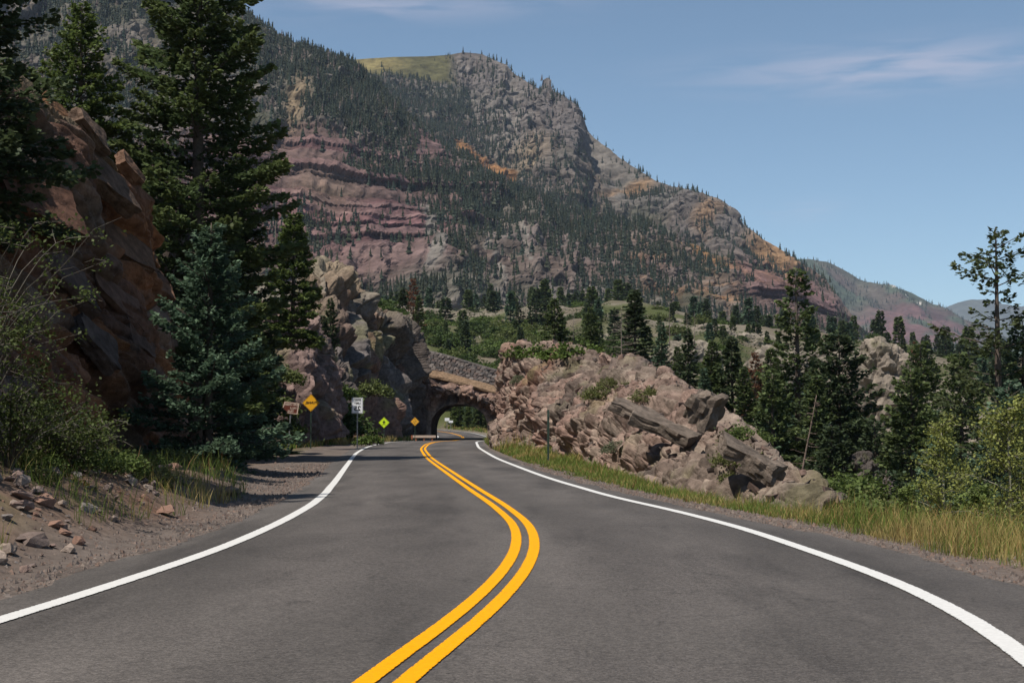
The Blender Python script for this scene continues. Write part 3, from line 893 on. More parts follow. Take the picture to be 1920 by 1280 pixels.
protos = [far_tree() for _ in range(8)]
FV = []; FF = []; FCc = []; off = 0
for (Gm2, dens, hs), cnt in zip(FOREST, (30000, 22000, 3800)):
    ny, nx = dens.shape
    A = np.linalg.norm(np.cross(np.gradient(Gm2, axis=1), np.gradient(Gm2, axis=0)), axis=-1)
    wgt = (dens * A).ravel(); wgt = np.maximum(wgt, 0); wgt /= wgt.sum()
    idx = rng.choice(ny * nx, cnt, p=wgt)
    pos = Gm2.reshape(-1, 3)[idx] + rng.uniform(-3, 3, (cnt, 3)) * np.array([1, 1, 0])
    big = Gm2[..., 1].mean() > 3000
    hgt = hs * 2.5 + 11.0 * rng.random(cnt) ** 1.7 * (1.5 if big else 1.0)
    for pi, (pv, pf) in enumerate(protos):
        sel = np.arange(cnt) % len(protos) == pi
        ps = pos[sel]; hh = hgt[sel]; m_ = len(ps)
        th = rng.uniform(0, 6.28, m_)
        wd = hh * rng.uniform(.75, 1.2, m_)
        X = pv[None, :, 0] * np.cos(th)[:, None] - pv[None, :, 1] * np.sin(th)[:, None]
        Y = pv[None, :, 0] * np.sin(th)[:, None] + pv[None, :, 1] * np.cos(th)[:, None]
        V = np.stack([ps[:, :1] + X * wd[:, None], ps[:, 1:2] + Y * wd[:, None], ps[:, 2:] - 1.0 + pv[None, :, 2] * hh[:, None]], -1)
        FV.append(V.reshape(-1, 3))
        FF.append((pf[None] + (np.arange(m_) * len(pv))[:, None, None] + off).reshape(-1, 3))
        base = np.array([.030, .042, .026]) * rng.uniform(.7, 1.35, (m_, 1)) + np.array([.012, .004, -.004]) * rng.uniform(-.5, 1, (m_, 1))
        dead = rng.random(m_) < .05
        base[dead] = np.array([.13, .10, .085])
        FCc.append(np.repeat(base, len(pv), 0))
        off += m_ * len(pv)
fo = link("mountain_forest", mk_mesh("mountain_forest", np.concatenate(FV), np.concatenate(FF), M_NEEDLE, np.concatenate(FCc)))
tag(fo, "dense dark conifer forest covering the slopes of the mountains", "forest", kind="stuff")

# ------------------------------------------------------------------ rocks


def resample(pts, n, k=None):
    """Smooth resampling of station polyline (m,3) to n points."""
    pts = np.asarray(pts, float)
    s = np.concatenate([[0], np.cumsum(np.linalg.norm(np.diff(pts, axis=0), axis=1))])
    s /= s[-1]
    t = np.linspace(0, 1, n)
    return np.stack([np.interp(t, s, pts[:, i]) for i in range(3)], 1)


def station_surface(rows, ns, nts, bulge=()):
    """rows: list of polylines with the same number of stations (foot, crest, back...); ns columns, nts rows per span."""
    rows = [np.asarray(r, float) for r in rows]
    m_ = len(rows[0])
    t = np.linspace(0, m_ - 1, ns)
    R = [np.stack([np.interp(t, np.arange(m_), r[:, k]) for k in range(3)], 1) for r in rows]
    out = []
    for i in range(len(R) - 1):
        v = np.linspace(0, 1, nts[i], endpoint=(i == len(R) - 2))
        out.append(R[i][None] * (1 - v)[:, None, None] + R[i + 1][None] * v[:, None, None])
    G_ = np.concatenate(out)
    # soften station corners
    for _ in range(6):
        G_[1:-1] = (G_[:-2] + 2 * G_[1:-1] + G_[2:]) / 4
        G_[:, 1:-1] = (G_[:, :-2] + 2 * G_[:, 1:-1] + G_[:, 2:]) / 4
    return G_


def orient(n, towards):
    s = np.sign((n * towards).sum(-1).mean())
    return n * (s if s != 0 else 1)


def rockface(name, G_, layers, mat, colfn, smooth=False, parent=None, towards=(0, -1, .4), extra=None):
    n = orient(grid_normals(G_), np.array(towards, float))
    for _ in range(10):
        n[1:-1] = (n[:-2] + 2 * n[1:-1] + n[2:]) / 4
        n[:, 1:-1] = (n[:, :-2] + 2 * n[:, 1:-1] + n[:, 2:]) / 4
    n /= np.linalg.norm(n, axis=-1, keepdims=True) + 1e-9
    d = np.zeros(G_.shape[:2]); hs = []
    for R, size, seed, amp, crack, tilt in layers:
        dd, h, e = blocks(G_ + n * d[..., None] * .5, R, size, seed, amp, crack, tilt)
        d = d + dd; hs.append((h, e))
    if extra is not None:
        d = d + extra(G_)
    d[1:-1] = (d[:-2] + 4 * d[1:-1] + d[2:]) / 6
    d[:, 1:-1] = (d[:, :-2] + 4 * d[:, 1:-1] + d[:, 2:]) / 6
    d = d + .04 * fbm(G_ / .45, 3, 777)
    Q = G_ + n * d[..., None]
    c = colfn(Q, n, hs)
    o = link(name, mk_mesh(name, Q, grid_faces(*Q.shape[:2]), mat, c, smooth), parent)
    return o, Q


# ---- the dark brown dipping slabs on the left
RB = frame_from((.84, -.05, .52), (.05, .84, -.54))
foot = [(-8.7, 2, -.1), (-8.8, 12, -.1), (-9.2, 20, -.1), (-9.7, 28, -.1), (-10.0, 34, -.1), (-10.0, 40, -.1), (-10.6, 46, 0), (-11.6, 50, -.1), (-13, 55, -.1), (-14.5, 60, -.1)]
low = [(-8.8, 2, 3.0), (-8.9, 12, 3.4), (-9.4, 20, 3.6), (-9.9, 28, 3.3), (-10.15, 34, 3.0), (-10.2, 40, 2.8), P(318, 690, 46), P(325, 720, 50), P(330, 740, 55), P(335, 800, 60)]
crest = [(-12.3, 2, 8.5), (-12.4, 12, 8.8), (-12.9, 20, 9.3), (-13.3, 28, 10.2), P(95, 178, 35), P(195, 222, 39.5), P(285, 325, 43.5), P(312, 430, 46.5), P(318, 560, 50), P(322, 680, 55)]
back1 = [np.array(p) + np.array([-3.5, .8, 1.2]) for p in crest]
back2 = [np.array(p) + np.array([-14, 3, 4.5]) for p in crest]
Gl = station_surface([foot, low, crest, back1, back2], 560, [70, 190, 44, 20])


def bedsaw(b):
    """Edges of thin beds: a sawtooth of uneven steps across the bedding."""
    q = b / .55
    q = q + .8 * vnoise(np.stack([q * .45, q * 0, q * 0], -1), 645)
    i = np.floor(q)
    return (q - i) * (.4 + 1.2 * hashf(i.astype(np.int64), i.astype(np.int64) * 0, i.astype(np.int64) * 0, 646)) - .5


def col_left(Q, n, hs):
    c = np.zeros(Q.shape) + np.array([0.120, 0.064, 0.043])
    h, e = hs[0]; h2, e2 = hs[1]
    c = mixc3(c, np.array([0.111, 0.074, 0.056]), sstep(.45, .75, h[..., 2]))
    c = mixc3(c, np.array([0.252, 0.104, 0.041]), sstep(.78, .9, h2[..., 2]) * .45)
    c = mixc3(c, np.array([0.185, 0.148, 0.118]), sstep(.8, .9, h2[..., 1]) * .5)
    f = fbm(Q / 1.7, 4, 601)
    c = mixc3(c, np.array([0.266, 0.122, 0.044]), sstep(.25, .5, f) * .2)
    c = mixc3(c, np.array([0.089, 0.074, 0.067]), sstep(-.15, -.5, f) * .7)
    top = sstep(.55, .8, n[..., 2])
    c = mixc3(c, np.array([0.111, 0.089, 0.052]), top * .6)
    return c * (.8 + .4 * h2[..., :1])


o, QL = rockface("rock_cliff", Gl, [(RB, (9.0, 2.4, 2.2), 610, .40, .30, .6), (RB, (4.0, .9, .9), 620, .17, .10, .8), (RB, (1.2, .42, .42), 630, .07, .03, .8)], M_ROCK, col_left, towards=(.9, -.2, .4),
                 extra=lambda q: .05 * fbm(q / .5, 4, 640) + .24 * bedsaw(q @ RB[:, 1]))
tag(o, "dark rust brown cliff of steep dipping slabs rising beside the left lane", "cliff")

# separate slabs standing proud of the cliff
def slab(c0, size, R, seed, col, sub=5, amp=.12):
    """A rough rock slab: box cut into a grid, pushed about by block noise; R columns are its axes."""
    n = sub
    V = []; Fq = []; k = 0
    lin = np.linspace(-1, 1, n)
    for ax in range(3):
        for sg in (-1, 1):
            a, b2 = np.meshgrid(lin, lin, indexing="ij")
            p = np.zeros((n, n, 3)); p[..., ax] = sg; p[..., (ax + 1) % 3] = a * sg; p[..., (ax + 2) % 3] = b2
            V.append(p.reshape(-1, 3)); Fq.append(grid_faces(n, n) + k); k += n * n
    V = np.concatenate(V); Fq = np.concatenate(Fq)
    sph = V / np.linalg.norm(V, axis=1, keepdims=True)
    rs_ = np.random.default_rng(seed)
    V = V * .95 + sph * .06
    # uneven outline: shear and taper the box
    V[:, 0] += V[:, 1] * rs_.uniform(-.35, .35); V[:, 1] *= 1 + V[:, 0] * rs_.uniform(-.3, .3); V[:, 2] *= 1 + V[:, 0] * rs_.uniform(-.25, .25)
    s = np.array(size) / 2
    W = (V * s) @ np.asarray(R).T + np.array(c0)
    dd, h, e = blocks(W, R, np.array(size) / 2.2, seed, amp * min(size) * 1.6, 0, .6)
    W = W + ((sph * s / max(s)) @ np.asarray(R).T) * dd[:, None] / .3 * .22 + .13 * min(size) * np.stack([fbm(W * 1.3 / min(size), 3, seed + 50 + q) for q in range(3)], -1)
    col = np.asarray(col) * (.8 + .4 * h[:, :1]) * (1 + .2 * fbm(W * 3, 3, seed + 5))[:, None]
    return W, Fq, col


CLIFF = o
rsl = np.random.default_rng(404)
qa, qb = TOPIX(QL)
for i, (pxx, pyy, L1, L2, th, cc) in enumerate(((232, 450, 4.2, 2.0, .5, (0.118, 0.070, 0.046)), (190, 330, 4.6, 1.2, .45, (0.101, 0.066, 0.048)), (120, 300, 4.0, 1.3, .5, (0.094, 0.062, 0.048)), (110, 225, 2.6, .9, .5, (0.142, 0.075, 0.040)), (170, 245, 2.4, .8, .4, (0.113, 0.075, 0.054)),
        (265, 470, 2.4, .9, .45, (0.154, 0.077, 0.040)), (150, 420, 5.0, 1.1, .4, (0.124, 0.066, 0.040)), (70, 380, 4.0, 1.4, .5, (0.113, 0.059, 0.040)), (215, 560, 3.6, 1.0, .4, (0.118, 0.068, 0.048)), (40, 300, 3.0, 1.2, .5, (0.101, 0.062, 0.048)), (300, 540, 2.0, .8, .4, (0.136, 0.075, 0.048)), (120, 520, 3.6, 1.0, .45, (0.089, 0.062, 0.052)), (245, 320, 2.2, .7, .4, (0.142, 0.081, 0.052)), (260, 640, 2.4, .9, .4, (0.106, 0.068, 0.052)), (180, 640, 2.6, .9, .4, (0.083, 0.062, 0.054)))):
    kk = np.argmin((qa - pxx) ** 2 + (qb - pyy) ** 2)
    cpos = QL.reshape(-1, 3)[kk]
    Rr = frame_from((.86 + rsl.normal(0, .06), -.10 + rsl.normal(0, .10), .48 + rsl.normal(0, .06)), (.05, .84, -.54 + rsl.normal(0, .08)))
    W, Fq, c3 = slab(cpos + np.array([-.05, 0, 0]), (L1 * .62, L2, th), Rr, 1200 + i * 9, cc, 12)
    so = link("slab", mk_mesh("slab", W, Fq, M_ROCK, c3), CLIFF)

# ---- rock shoulder beyond the slabs, its shade put into a dark colour
foot = [P(300, 850, 56), P(345, 850, 58), P(385, 850, 60), P(420, 850, 63), P(450, 845, 68)]
mid = [P(300, 600, 58), P(345, 610, 60), P(390, 640, 62), P(425, 680, 65), P(452, 730, 70)]
crest = [P(285, 330, 60), P(330, 350, 61), P(385, 410, 63), P(425, 470, 66), P(455, 600, 71)]
back = [np.array(p) + np.array([-8, 6, 2]) for p in crest]
Gs = station_surface([foot, mid, crest, back], 120, [30, 50, 20])
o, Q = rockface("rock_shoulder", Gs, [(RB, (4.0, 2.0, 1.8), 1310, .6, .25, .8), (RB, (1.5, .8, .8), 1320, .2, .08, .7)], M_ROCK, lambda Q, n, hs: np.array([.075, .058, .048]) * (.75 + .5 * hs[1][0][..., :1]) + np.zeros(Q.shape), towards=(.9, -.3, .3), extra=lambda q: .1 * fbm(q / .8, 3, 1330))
tag(o, "rock shoulder painted dark for shade behind the trunk of the tallest spruce", "rock")

# ---- pink rock tower behind the tunnel warning sign
foot = [P(455, 822, 83), P(500, 822, 85), P(545, 824, 87), P(585, 824, 89), P(618, 823, 92), P(632, 820, 97), P(640, 815, 104)]
mid = [P(450, 690, 86), P(496, 690, 87.5), P(535, 700, 89), P(576, 720, 90.5), P(606, 735, 93), P(628, 730, 97), P(640, 730, 104)]
crest = [P(450, 570, 92), P(500, 567, 92), P(532, 572, 93), P(575, 574, 94.5), P(594, 582, 95.5), P(612, 612, 99), P(626, 660, 105)]
back = [np.array(p) + np.array([-2, 9, .8]) for p in crest]
Ga = station_surface([foot, mid, crest, back], 230, [60, 90, 50])
RV = frame_from((.35, -.8, .25), (.1, .2, 1))
RH = frame_from((-.15, -.1, 1), (1, 0, 0))


def col_pink(Q, n, hs):
    h, e = hs[0]; h2, e2 = hs[1]
    c = np.zeros(Q.shape) + np.array([0.148, 0.102, 0.089])
    c = mixc3(c, np.array([0.089, 0.068, 0.059]), sstep(.4, .7, h[..., 2]))
    c = mixc3(c, np.array([0.207, 0.141, 0.122]), sstep(.6, .8, h2[..., 2]) * .7)
    c = mixc3(c, np.array([0.126, 0.126, 0.056]), sstep(.2, .5, fbm(Q / 3, 4, 651)) * .45)
    return c * (.8 + .4 * h2[..., :1])


o, Q = rockface("rock_tower", Ga, [(RV, (4.5, 2.2, 2.2), 660, .7, .3, .7), (RV, (1.4, .8, .8), 670, .22, .10, .9), (RV, (.55, .36, .34), 680, .09, .04, .8)], M_ROCK, col_pink, towards=(.4, -1, .3), extra=lambda q: .15 * fbm(q / 1.2, 4, 690))
tag(o, "pinkish blocky rock tower with shaded face behind the orange diamond sign", "rock")

# ---- big cliff left of the tunnel
foot = [P(560, 826, 100), P(610, 822, 107), P(640, 820, 114), P(672, 820, 121), P(700, 820, 130), P(722, 821, 139), P(742, 823, 146), P(775, 822, 156)]
mid = [P(560, 680, 118), P(610, 680, 121), P(650, 690, 124), P(685, 690, 131), P(712, 700, 139), P(735, 705, 145), P(752, 700, 150), P(785, 690, 159)]
crest = [P(545, 525, 130), P(592, 488, 134), P(640, 500, 137), P(672, 535, 140), P(700, 572, 144), P(735, 590, 150), P(768, 612, 155), P(800, 650, 162)]
back = [np.array(p) + np.array([-1, 14, .6]) for p in crest]
back2 = [np.array(p) + np.array([-6, 34, -5]) for p in crest]
Gb = station_surface([foot, mid, crest, back, back2], 330, [70, 120, 60, 14])


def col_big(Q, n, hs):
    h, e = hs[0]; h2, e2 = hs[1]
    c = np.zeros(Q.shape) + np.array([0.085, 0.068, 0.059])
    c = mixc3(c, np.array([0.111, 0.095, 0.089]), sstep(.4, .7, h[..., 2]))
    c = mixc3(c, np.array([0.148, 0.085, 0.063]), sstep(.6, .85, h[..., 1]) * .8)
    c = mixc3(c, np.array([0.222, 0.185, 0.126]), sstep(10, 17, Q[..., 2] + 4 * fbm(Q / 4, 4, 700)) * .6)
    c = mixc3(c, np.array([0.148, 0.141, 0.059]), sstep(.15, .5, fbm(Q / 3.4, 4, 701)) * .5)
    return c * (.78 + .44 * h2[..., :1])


RV2 = frame_from((.5, -.75, .2), (.25, .1, 1))
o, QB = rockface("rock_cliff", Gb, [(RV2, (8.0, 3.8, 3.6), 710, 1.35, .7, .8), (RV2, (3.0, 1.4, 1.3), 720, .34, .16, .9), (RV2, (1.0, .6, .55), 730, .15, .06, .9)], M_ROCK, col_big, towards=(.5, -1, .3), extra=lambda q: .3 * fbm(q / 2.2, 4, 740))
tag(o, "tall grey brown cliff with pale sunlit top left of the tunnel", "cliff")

# ---- the long low outcrop right of the road
foot = [P(922, 812, 86), P(932, 828, 79), P(975, 842, 71), P(1045, 860, 63), P(1130, 886, 54), P(1215, 914, 45.5), P(1300, 938, 38.5), P(1390, 958, 33.5), P(1470, 962, 31), P(1530, 950, 31.5), P(1566, 925, 33)]
mid = [P(925, 780, 85.5), P(938, 735, 80.5), P(975, 745, 74), P(1045, 770, 67), P(1130, 800, 58.5), P(1215, 835, 50), P(1300, 865, 43), P(1390, 890, 37), P(1470, 915, 33.5), P(1530, 920, 33), P(1564, 912, 34)]
crest = [P(927, 755, 86), P(945, 650, 84), P(985, 638, 82), P(1065, 644, 77), P(1150, 658, 70), P(1230, 686, 62), P(1305, 735, 53), P(1375, 768, 46), P(1425, 812, 40), P(1495, 862, 36), P(1560, 893, 35)]
back = [np.array(p) + np.array([2.5, 7, -1.5]) for p in crest]
back2 = [np.array(p) + np.array([9, 16, -9]) for p in crest]
skirt = [np.array(p) - np.array([-.35, -.25, 1.6]) for p in foot]
Gr = station_surface([skirt, foot, mid, crest, back, back2], 640, [24, 96, 150, 44, 18])
RBR = frame_from((-.30, -.52, .80), (.72, -.62, -.30))


def col_out(Q, n, hs):
    h, e = hs[0]; h2, e2 = hs[1]; h3, e3 = hs[2]
    c = np.zeros(Q.shape) + np.array([.21, .135, .107])
    c = mixc3(c, np.array([.125, .092, .075]), sstep(.4, .7, h[..., 2]))
    c = mixc3(c, np.array([.25, .178, .142]), sstep(.5, .8, h2[..., 2]) * .7)
    c = mixc3(c, np.array([.17, .082, .052]), sstep(.1, .45, fbm(Q / 4, 4, 751)) * .55 * sstep(60, 75, Q[..., 1]))
    greyish = sstep(60, 42, Q[..., 1] + 5 * fbm(Q / 4, 3, 752))
    c = mixc3(c, np.array([.150, .118, .094]), greyish * .75)
    c = mixc3(c, np.array([.075, .062, .055]), sstep(.15, .5, fbm(Q * np.array([.5, .5, .22]), 4, 756)) * .6)
    c = mixc3(c, np.array([.135, .135, .055]), sstep(.16, .42, fbm(Q / 2.2, 4, 753)) * .38 * sstep(.4, .75, n[..., 2]))
    c = mixc3(c, np.array([.25, .20, .155]), sstep(.6, .85, h3[..., 2]) * .45)
    return c * (.7 + .36 * h2[..., :1] + .24 * h3[..., 1:2]) * (1 + .25 * fbm(Q / .35, 2, 757))[..., None]


o, QR = rockface("rock_outcrop", Gr, [(RBR, (8.0, 3.2, 2.4), 760, .34, .22, .5), (RBR, (3.0, 1.1, .8), 770, .115, .08, .8), (RBR, (1.2, .55, .38), 780, .06, .035, .9)], M_ROCK, col_out, towards=(-.5, -1, .8), extra=lambda q: .09 * fbm(q / .7, 4, 790) + .20 * bedsaw((q @ frame_from((.42, .30, .86))[:, 2]) * .8))
OUT = tag(o, "long low outcrop of broken pink brown rock along the right verge", "rock outcrop")


# ledges of the outcrop: thick slabs that jut out over shaded hollows
RS = frame_from((.34, -.30, .88), (.86, -.25, -.44))
for i, (pxx, pyy, d, size, lab) in enumerate(((1225, 792, 49, (1.5, 1.3, .42), "grey ledge jutting over a dark hollow"), (1272, 815, 46.5, (1.1, 1.0, .4), None), (1180, 770, 54, (1.3, 1.0, .4), None), (1322, 768, 45, (.85, 1.0, 1.05), "big square block on the crest"), (1390, 850, 36.8, (1.1, .9, .34), "low ledge over a shaded recess"), (1432, 878, 34.5, (.8, .8, .45), None), (1005, 815, 72.5, (1.4, 1.0, .9), None))):
    W, Fq, cc = slab(P(pxx, pyy, d), size, RS, 800 + i * 7, (.138, .108, .086) if pxx > 1100 else (0.192, 0.111, 0.085), 9)
    lo_ = link("ledge", mk_mesh("ledge", W, Fq, M_ROCK, cc), OUT)
    if lab: lo_["label"] = lab

# ---- pale knob far right, mossy rocks in the gorge
def knob(name, cpos, size, seed, col, label, cat="rock", n=46, mat=None, lean=0.0):
    th = np.linspace(0, 2 * np.pi, n * 2, endpoint=False); ph = np.linspace(-.35, np.pi / 2, n)
    T, Pp = np.meshgrid(th, ph)
    sq = 1.0 + .18 * (np.abs(np.cos(2 * T)) - .5)
    B = np.stack([np.cos(T) * np.cos(Pp) * sq * size[0] / 2, np.sin(T) * np.cos(Pp) * sq * size[1] / 2, np.sign(np.sin(Pp)) * np.abs(np.sin(Pp)) ** .8 * size[2]], -1)
    B[..., 0] += lean * B[..., 2]
    nn = B / np.array([size[0] / 2, size[1] / 2, size[2]]) ** 2; nn /= np.linalg.norm(nn, axis=-1, keepdims=True) + 1e-9
    Wp = B + np.array(cpos)
    mns = min(size)
    RK = frame_from((.3, -.5, .8), (1, 0, -.3))
    d1, h1, _ = blocks(Wp, RK, (mns * .5, mns * .4, mns * .26), seed, mns * .075, mns * .02, .7)
    d2, h2, _ = blocks(Wp, RK, (mns * .2, mns * .16, mns * .10), seed + 5, mns * .03, mns * .012, .7)
    Wp = Wp + nn * (d1 + d2 + mns * .05 * fbm(Wp / (mns * .2), 3, seed + 9))[..., None]
    c = np.asarray(col) * (.75 + .35 * h1[..., :1] + .2 * h2[..., 1:2])
    c = mixc3(c, np.array([0.096, 0.096, 0.044]), sstep(.2, .5, fbm(Wp / (mns * .35), 4, seed + 12)) * .6)
    o = link(name, mk_mesh(name, Wp, grid_faces(Wp.shape[0], Wp.shape[1], True), mat or M_ROCKFAR, c))
    return tag(o, label, cat)


def gpos(px, d, dz=0.0):
    """Where the ground lies on photo column px at distance d."""
    x = (px - 960) / F * d
    return np.array([x, d, float(ground_z(np.array([x]), np.array([d]))[0]) + dz])


g0 = P(1652, 760, 175)
knob("rounded_rock", (g0[0], 175, g0[2] - 2.5), (9.5, 9, 11.0), 901, (0.185, 0.152, 0.122), "pale rounded rock knob rising between spruces at the right", lean=-.05)
g0 = P(1612, 885, 62); knob("boulder", (g0[0], 62, g0[2] - .8), (1.8, 1.7, 1.7), 905, (0.081, 0.067, 0.059), "dark split boulder low among the spruces on the right", n=40)
g0 = P(1650, 925, 52); knob("boulder", (g0[0], 52, g0[2] - .3), (1.4, 1.3, .9), 907, (0.104, 0.081, 0.078), "purple grey boulder at the foot of the gorge spruces", n=36)
g0 = P(1795, 762, 130); knob("boulder", (g0[0], 130, g0[2] - .6), (3.0, 2.4, 1.7), 909, (0.252, 0.207, 0.178), "small pale boulder left of the tall ragged pine", n=18)
g0 = P(1780, 800, 125); knob("rock_slab", (g0[0], 125, g0[2] - 1.8), (8.5, 6, 2.4), 911, (0.229, 0.185, 0.148), "flat tan rock slab below the pale boulder at right", n=24)
g0 = P(1800, 985, 28.5)
for i, (a, b2, wd, hh, dd, lab) in enumerate(((1330, 612, 19, 7, 330, "pale broken rock band below the orange cliffs"), (1290, 640, 16, 6, 280, "grey rock rib behind the middle spruces"), (1400, 628, 22, 7, 340, "pale rock band with a flat white cap"), (1455, 650, 15, 8, 260, "tan rock hump beside the tall dark spruce"), (1560, 655, 18, 7, 300, "tan rocky rise between the two big right spruces"))):
    g0 = P(a, b2, dd); knob("rock_ridge", (g0[0], dd, g0[2] - hh * .75), (wd * .8, 9, hh * .8), 920 + i * 3, (0.167, 0.141, 0.111), lab, "rock", n=26)

# broken stones lying all over the outcrop's back: too many to count, one part
rngr = np.random.default_rng(66)
ny, nx = QR.shape[:2]
A = np.linalg.norm(np.cross(np.gradient(QR, axis=1), np.gradient(QR, axis=0)), axis=-1)
nz_ = np.abs(grid_normals(QR)[..., 2])
wq = A * np.clip(nz_ - .35, 0, 1); wq[:50] *= .3; wq[290:] = 0; wq /= wq.sum()
idx = rngr.choice(ny * nx, 1700, p=wq.ravel())
pp_ = QR.reshape(-1, 3)[idx]
cube = np.array([[x, y, z] for x in (-1, 1) for y in (-1, 1) for z in (-1, 1)], float)
cf_ = np.array([[0, 1, 3, 2], [4, 6, 7, 5], [0, 4, 5, 1], [2, 3, 7, 6], [0, 2, 6, 4], [1, 5, 7, 3]])
n = len(idx)
sz = (.04 + .16 * rngr.random(n) ** 3) * rngr.uniform(.8, 1.2, n)
Vc = cube[None] * rngr.uniform(.45, 1.0, (n, 8, 3)) * (sz[:, None] * rngr.uniform(.6, 1.3, (n, 3)))[:, None, :]
an = rngr.uniform(0, 6.28, n); tl_ = rngr.normal(0, .5, n)
x1 = Vc[..., 0] * np.cos(an)[:, None] - Vc[..., 1] * np.sin(an)[:, None]; y1 = Vc[..., 0] * np.sin(an)[:, None] + Vc[..., 1] * np.cos(an)[:, None]
z1 = Vc[..., 2] * .7 * np.cos(tl_)[:, None] + x1 * np.sin(tl_)[:, None]
Vc = np.stack([x1, y1, z1], -1) + pp_[:, None, :] + np.array([0, 0, .02])
cr = np.array([(0.200, 0.133, 0.107), (0.163, 0.115, 0.096), (0.244, 0.185, 0.148), (0.133, 0.104, 0.089)])[rngr.integers(0, 4, n)] * rngr.uniform(.75, 1.25, (n, 1)) * np.where(pp_[:, 1] < 50, .8, 1.0)[:, None]
ro = link("rubble", mk_mesh("rubble", Vc, (cf_[None] + np.arange(n)[:, None, None] * 8).reshape(-1, 4), M_STONE, np.repeat(cr, 8, 0)), OUT)
tag(ro, kind="stuff")

# ------------------------------------------------------------------ tunnel
ZB = -0.5
OXC = -6.15; HW = 3.3; ZSP = 1.0; ZTOP = 3.72


def arch(n):
    """Opening outline from left foot over the crown to right foot."""
    pts = []
    for s in np.linspace(0, 1, 12, endpoint=False): pts.append((OXC - HW, ZB + (ZSP - ZB) * s))
    for a in np.linspace(np.pi, 0, 56): pts.append((OXC + HW * math.cos(a), ZSP + (ZTOP - ZSP) * math.sin(a) ** .92))
    for s in np.linspace(0, 1, 12)[1:]: pts.append((OXC + HW, ZSP + (ZB - ZSP) * s))
    p = np.array(pts)
    return p


inner = arch(0)
ni = len(inner)
op = np.array([(-15.5, ZB), (-15.5, 4), (-15, 8.5), (-13.6, 10.6), (-11.4, 10.2), (-10.5, 8.4), (-10.2, 7.1), (-8, 6.6), (-5, 5.8), (-2, 5.0), (.6, 4.3), (2.2, 2), (2.2, ZB)], float)
tkey = np.array([0, .08, .15, .19, .24, .30, .36, .45, .57, .70, .80, .9, 1])
tt = np.linspace(0, 1, ni)
outer = np.stack([np.interp(tt, tkey, op[:, 0]), np.interp(tt, tkey, op[:, 1])], 1)
nr_ = 44
rr = np.linspace(0, 1, nr_)
XZ = inner[None] * (1 - rr)[:, None, None] + outer[None] * rr[:, None, None]
left = sstep(-9.4, -14.6, XZ[..., 0])
Yf = 165.2 - 15.0 * left + 0.0 * XZ[..., 0]
Yf = Yf - 1.6 * sstep(.12, .5, rr)[:, None] * sstep(-10, -8.5, XZ[..., 0]) + 1.4 * sstep(.65, 1, rr)[:, None] * sstep(-10.5, -8.5, XZ[..., 0])
face = np.stack([XZ[..., 0], Yf, XZ[..., 1]], -1)
bore_y = np.linspace(181, 165.6, 18)
bore = np.stack([np.broadcast_to(inner[None, :, 0], (18, ni)), np.broadcast_to(bore_y[:, None], (18, ni)), np.broadcast_to(inner[None, :, 1], (18, ni))], -1)
Gt = np.concatenate([bore, face])
nT = grid_normals(Gt)
cc_ = np.array([OXC, 150, 1.2])
nT = nT * np.sign(((nT * (cc_ - Gt)).sum(-1, keepdims=True)).mean())
for _ in range(4):
    nT[1:-1] = (nT[:-2] + 2 * nT[1:-1] + nT[2:]) / 4
nT /= np.linalg.norm(nT, axis=-1, keepdims=True) + 1e-9
wgt = np.concatenate([np.full(18, .12), .12 + .88 * sstep(.02, .22, rr)])[:, None]
d1, h1, _ = blocks(Gt, RV, (3.2, 1.6, 1.6), 1001, .55, .2, .6)
d2, h2, _ = blocks(Gt, RV, (1.1, .7, .6), 1002, .22, .07, .6)
Gt2 = Gt + nT * ((d1 + d2 + .1 * fbm(Gt / .8, 3, 1003)) * wgt)[..., None]
c = np.zeros(Gt.shape) + np.array([.215, .14, .108])
c = mixc3(c, np.array([0.106, 0.080, 0.068]), sstep(.4, .7, h1[..., 2]))
c = mixc3(c, np.array([0.213, 0.137, 0.114]), sstep(.6, .8, h2[..., 2]) * .7)
c = mixc3(c, np.array([0.065, 0.052, 0.046]), sstep(-9.2, -11, Gt[..., 0]))  # shade of the left pillar painted into its rock colour
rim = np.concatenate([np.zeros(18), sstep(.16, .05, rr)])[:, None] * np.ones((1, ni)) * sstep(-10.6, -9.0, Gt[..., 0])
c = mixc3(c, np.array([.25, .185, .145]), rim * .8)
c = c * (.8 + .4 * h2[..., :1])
TUN = empty("rock_tunnel", (0, 0, 0))
tag(TUN, "rough rock road tunnel with a round arch under a stone wall", "tunnel")
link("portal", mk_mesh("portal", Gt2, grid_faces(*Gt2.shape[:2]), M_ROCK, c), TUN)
# the rock over the bore, behind the face
xs_ = np.linspace(-16, 3, 60)
ztop = np.interp(xs_, [-16, -13.6, -10.2, -2, 3], [8.5, 10.4, 7.05, 4.95, 3.6])
rows = [np.stack([xs_, xs_ * 0 + yv, ztop + dz], 1) for yv, dz in ((166.0, -.15), (168.5, .35), (171, 1.2), (176, 1.0), (182.5, -1.5), (184.5, -9))]
Gtop = np.stack(rows)
Gtop = np.concatenate([Gtop[i][None] * (1 - v)[:, None, None] + Gtop[i + 1][None] * v[:, None, None] for i in range(5) for v in [np.linspace(0, 1, 7, endpoint=False)]] + [Gtop[-1:]])
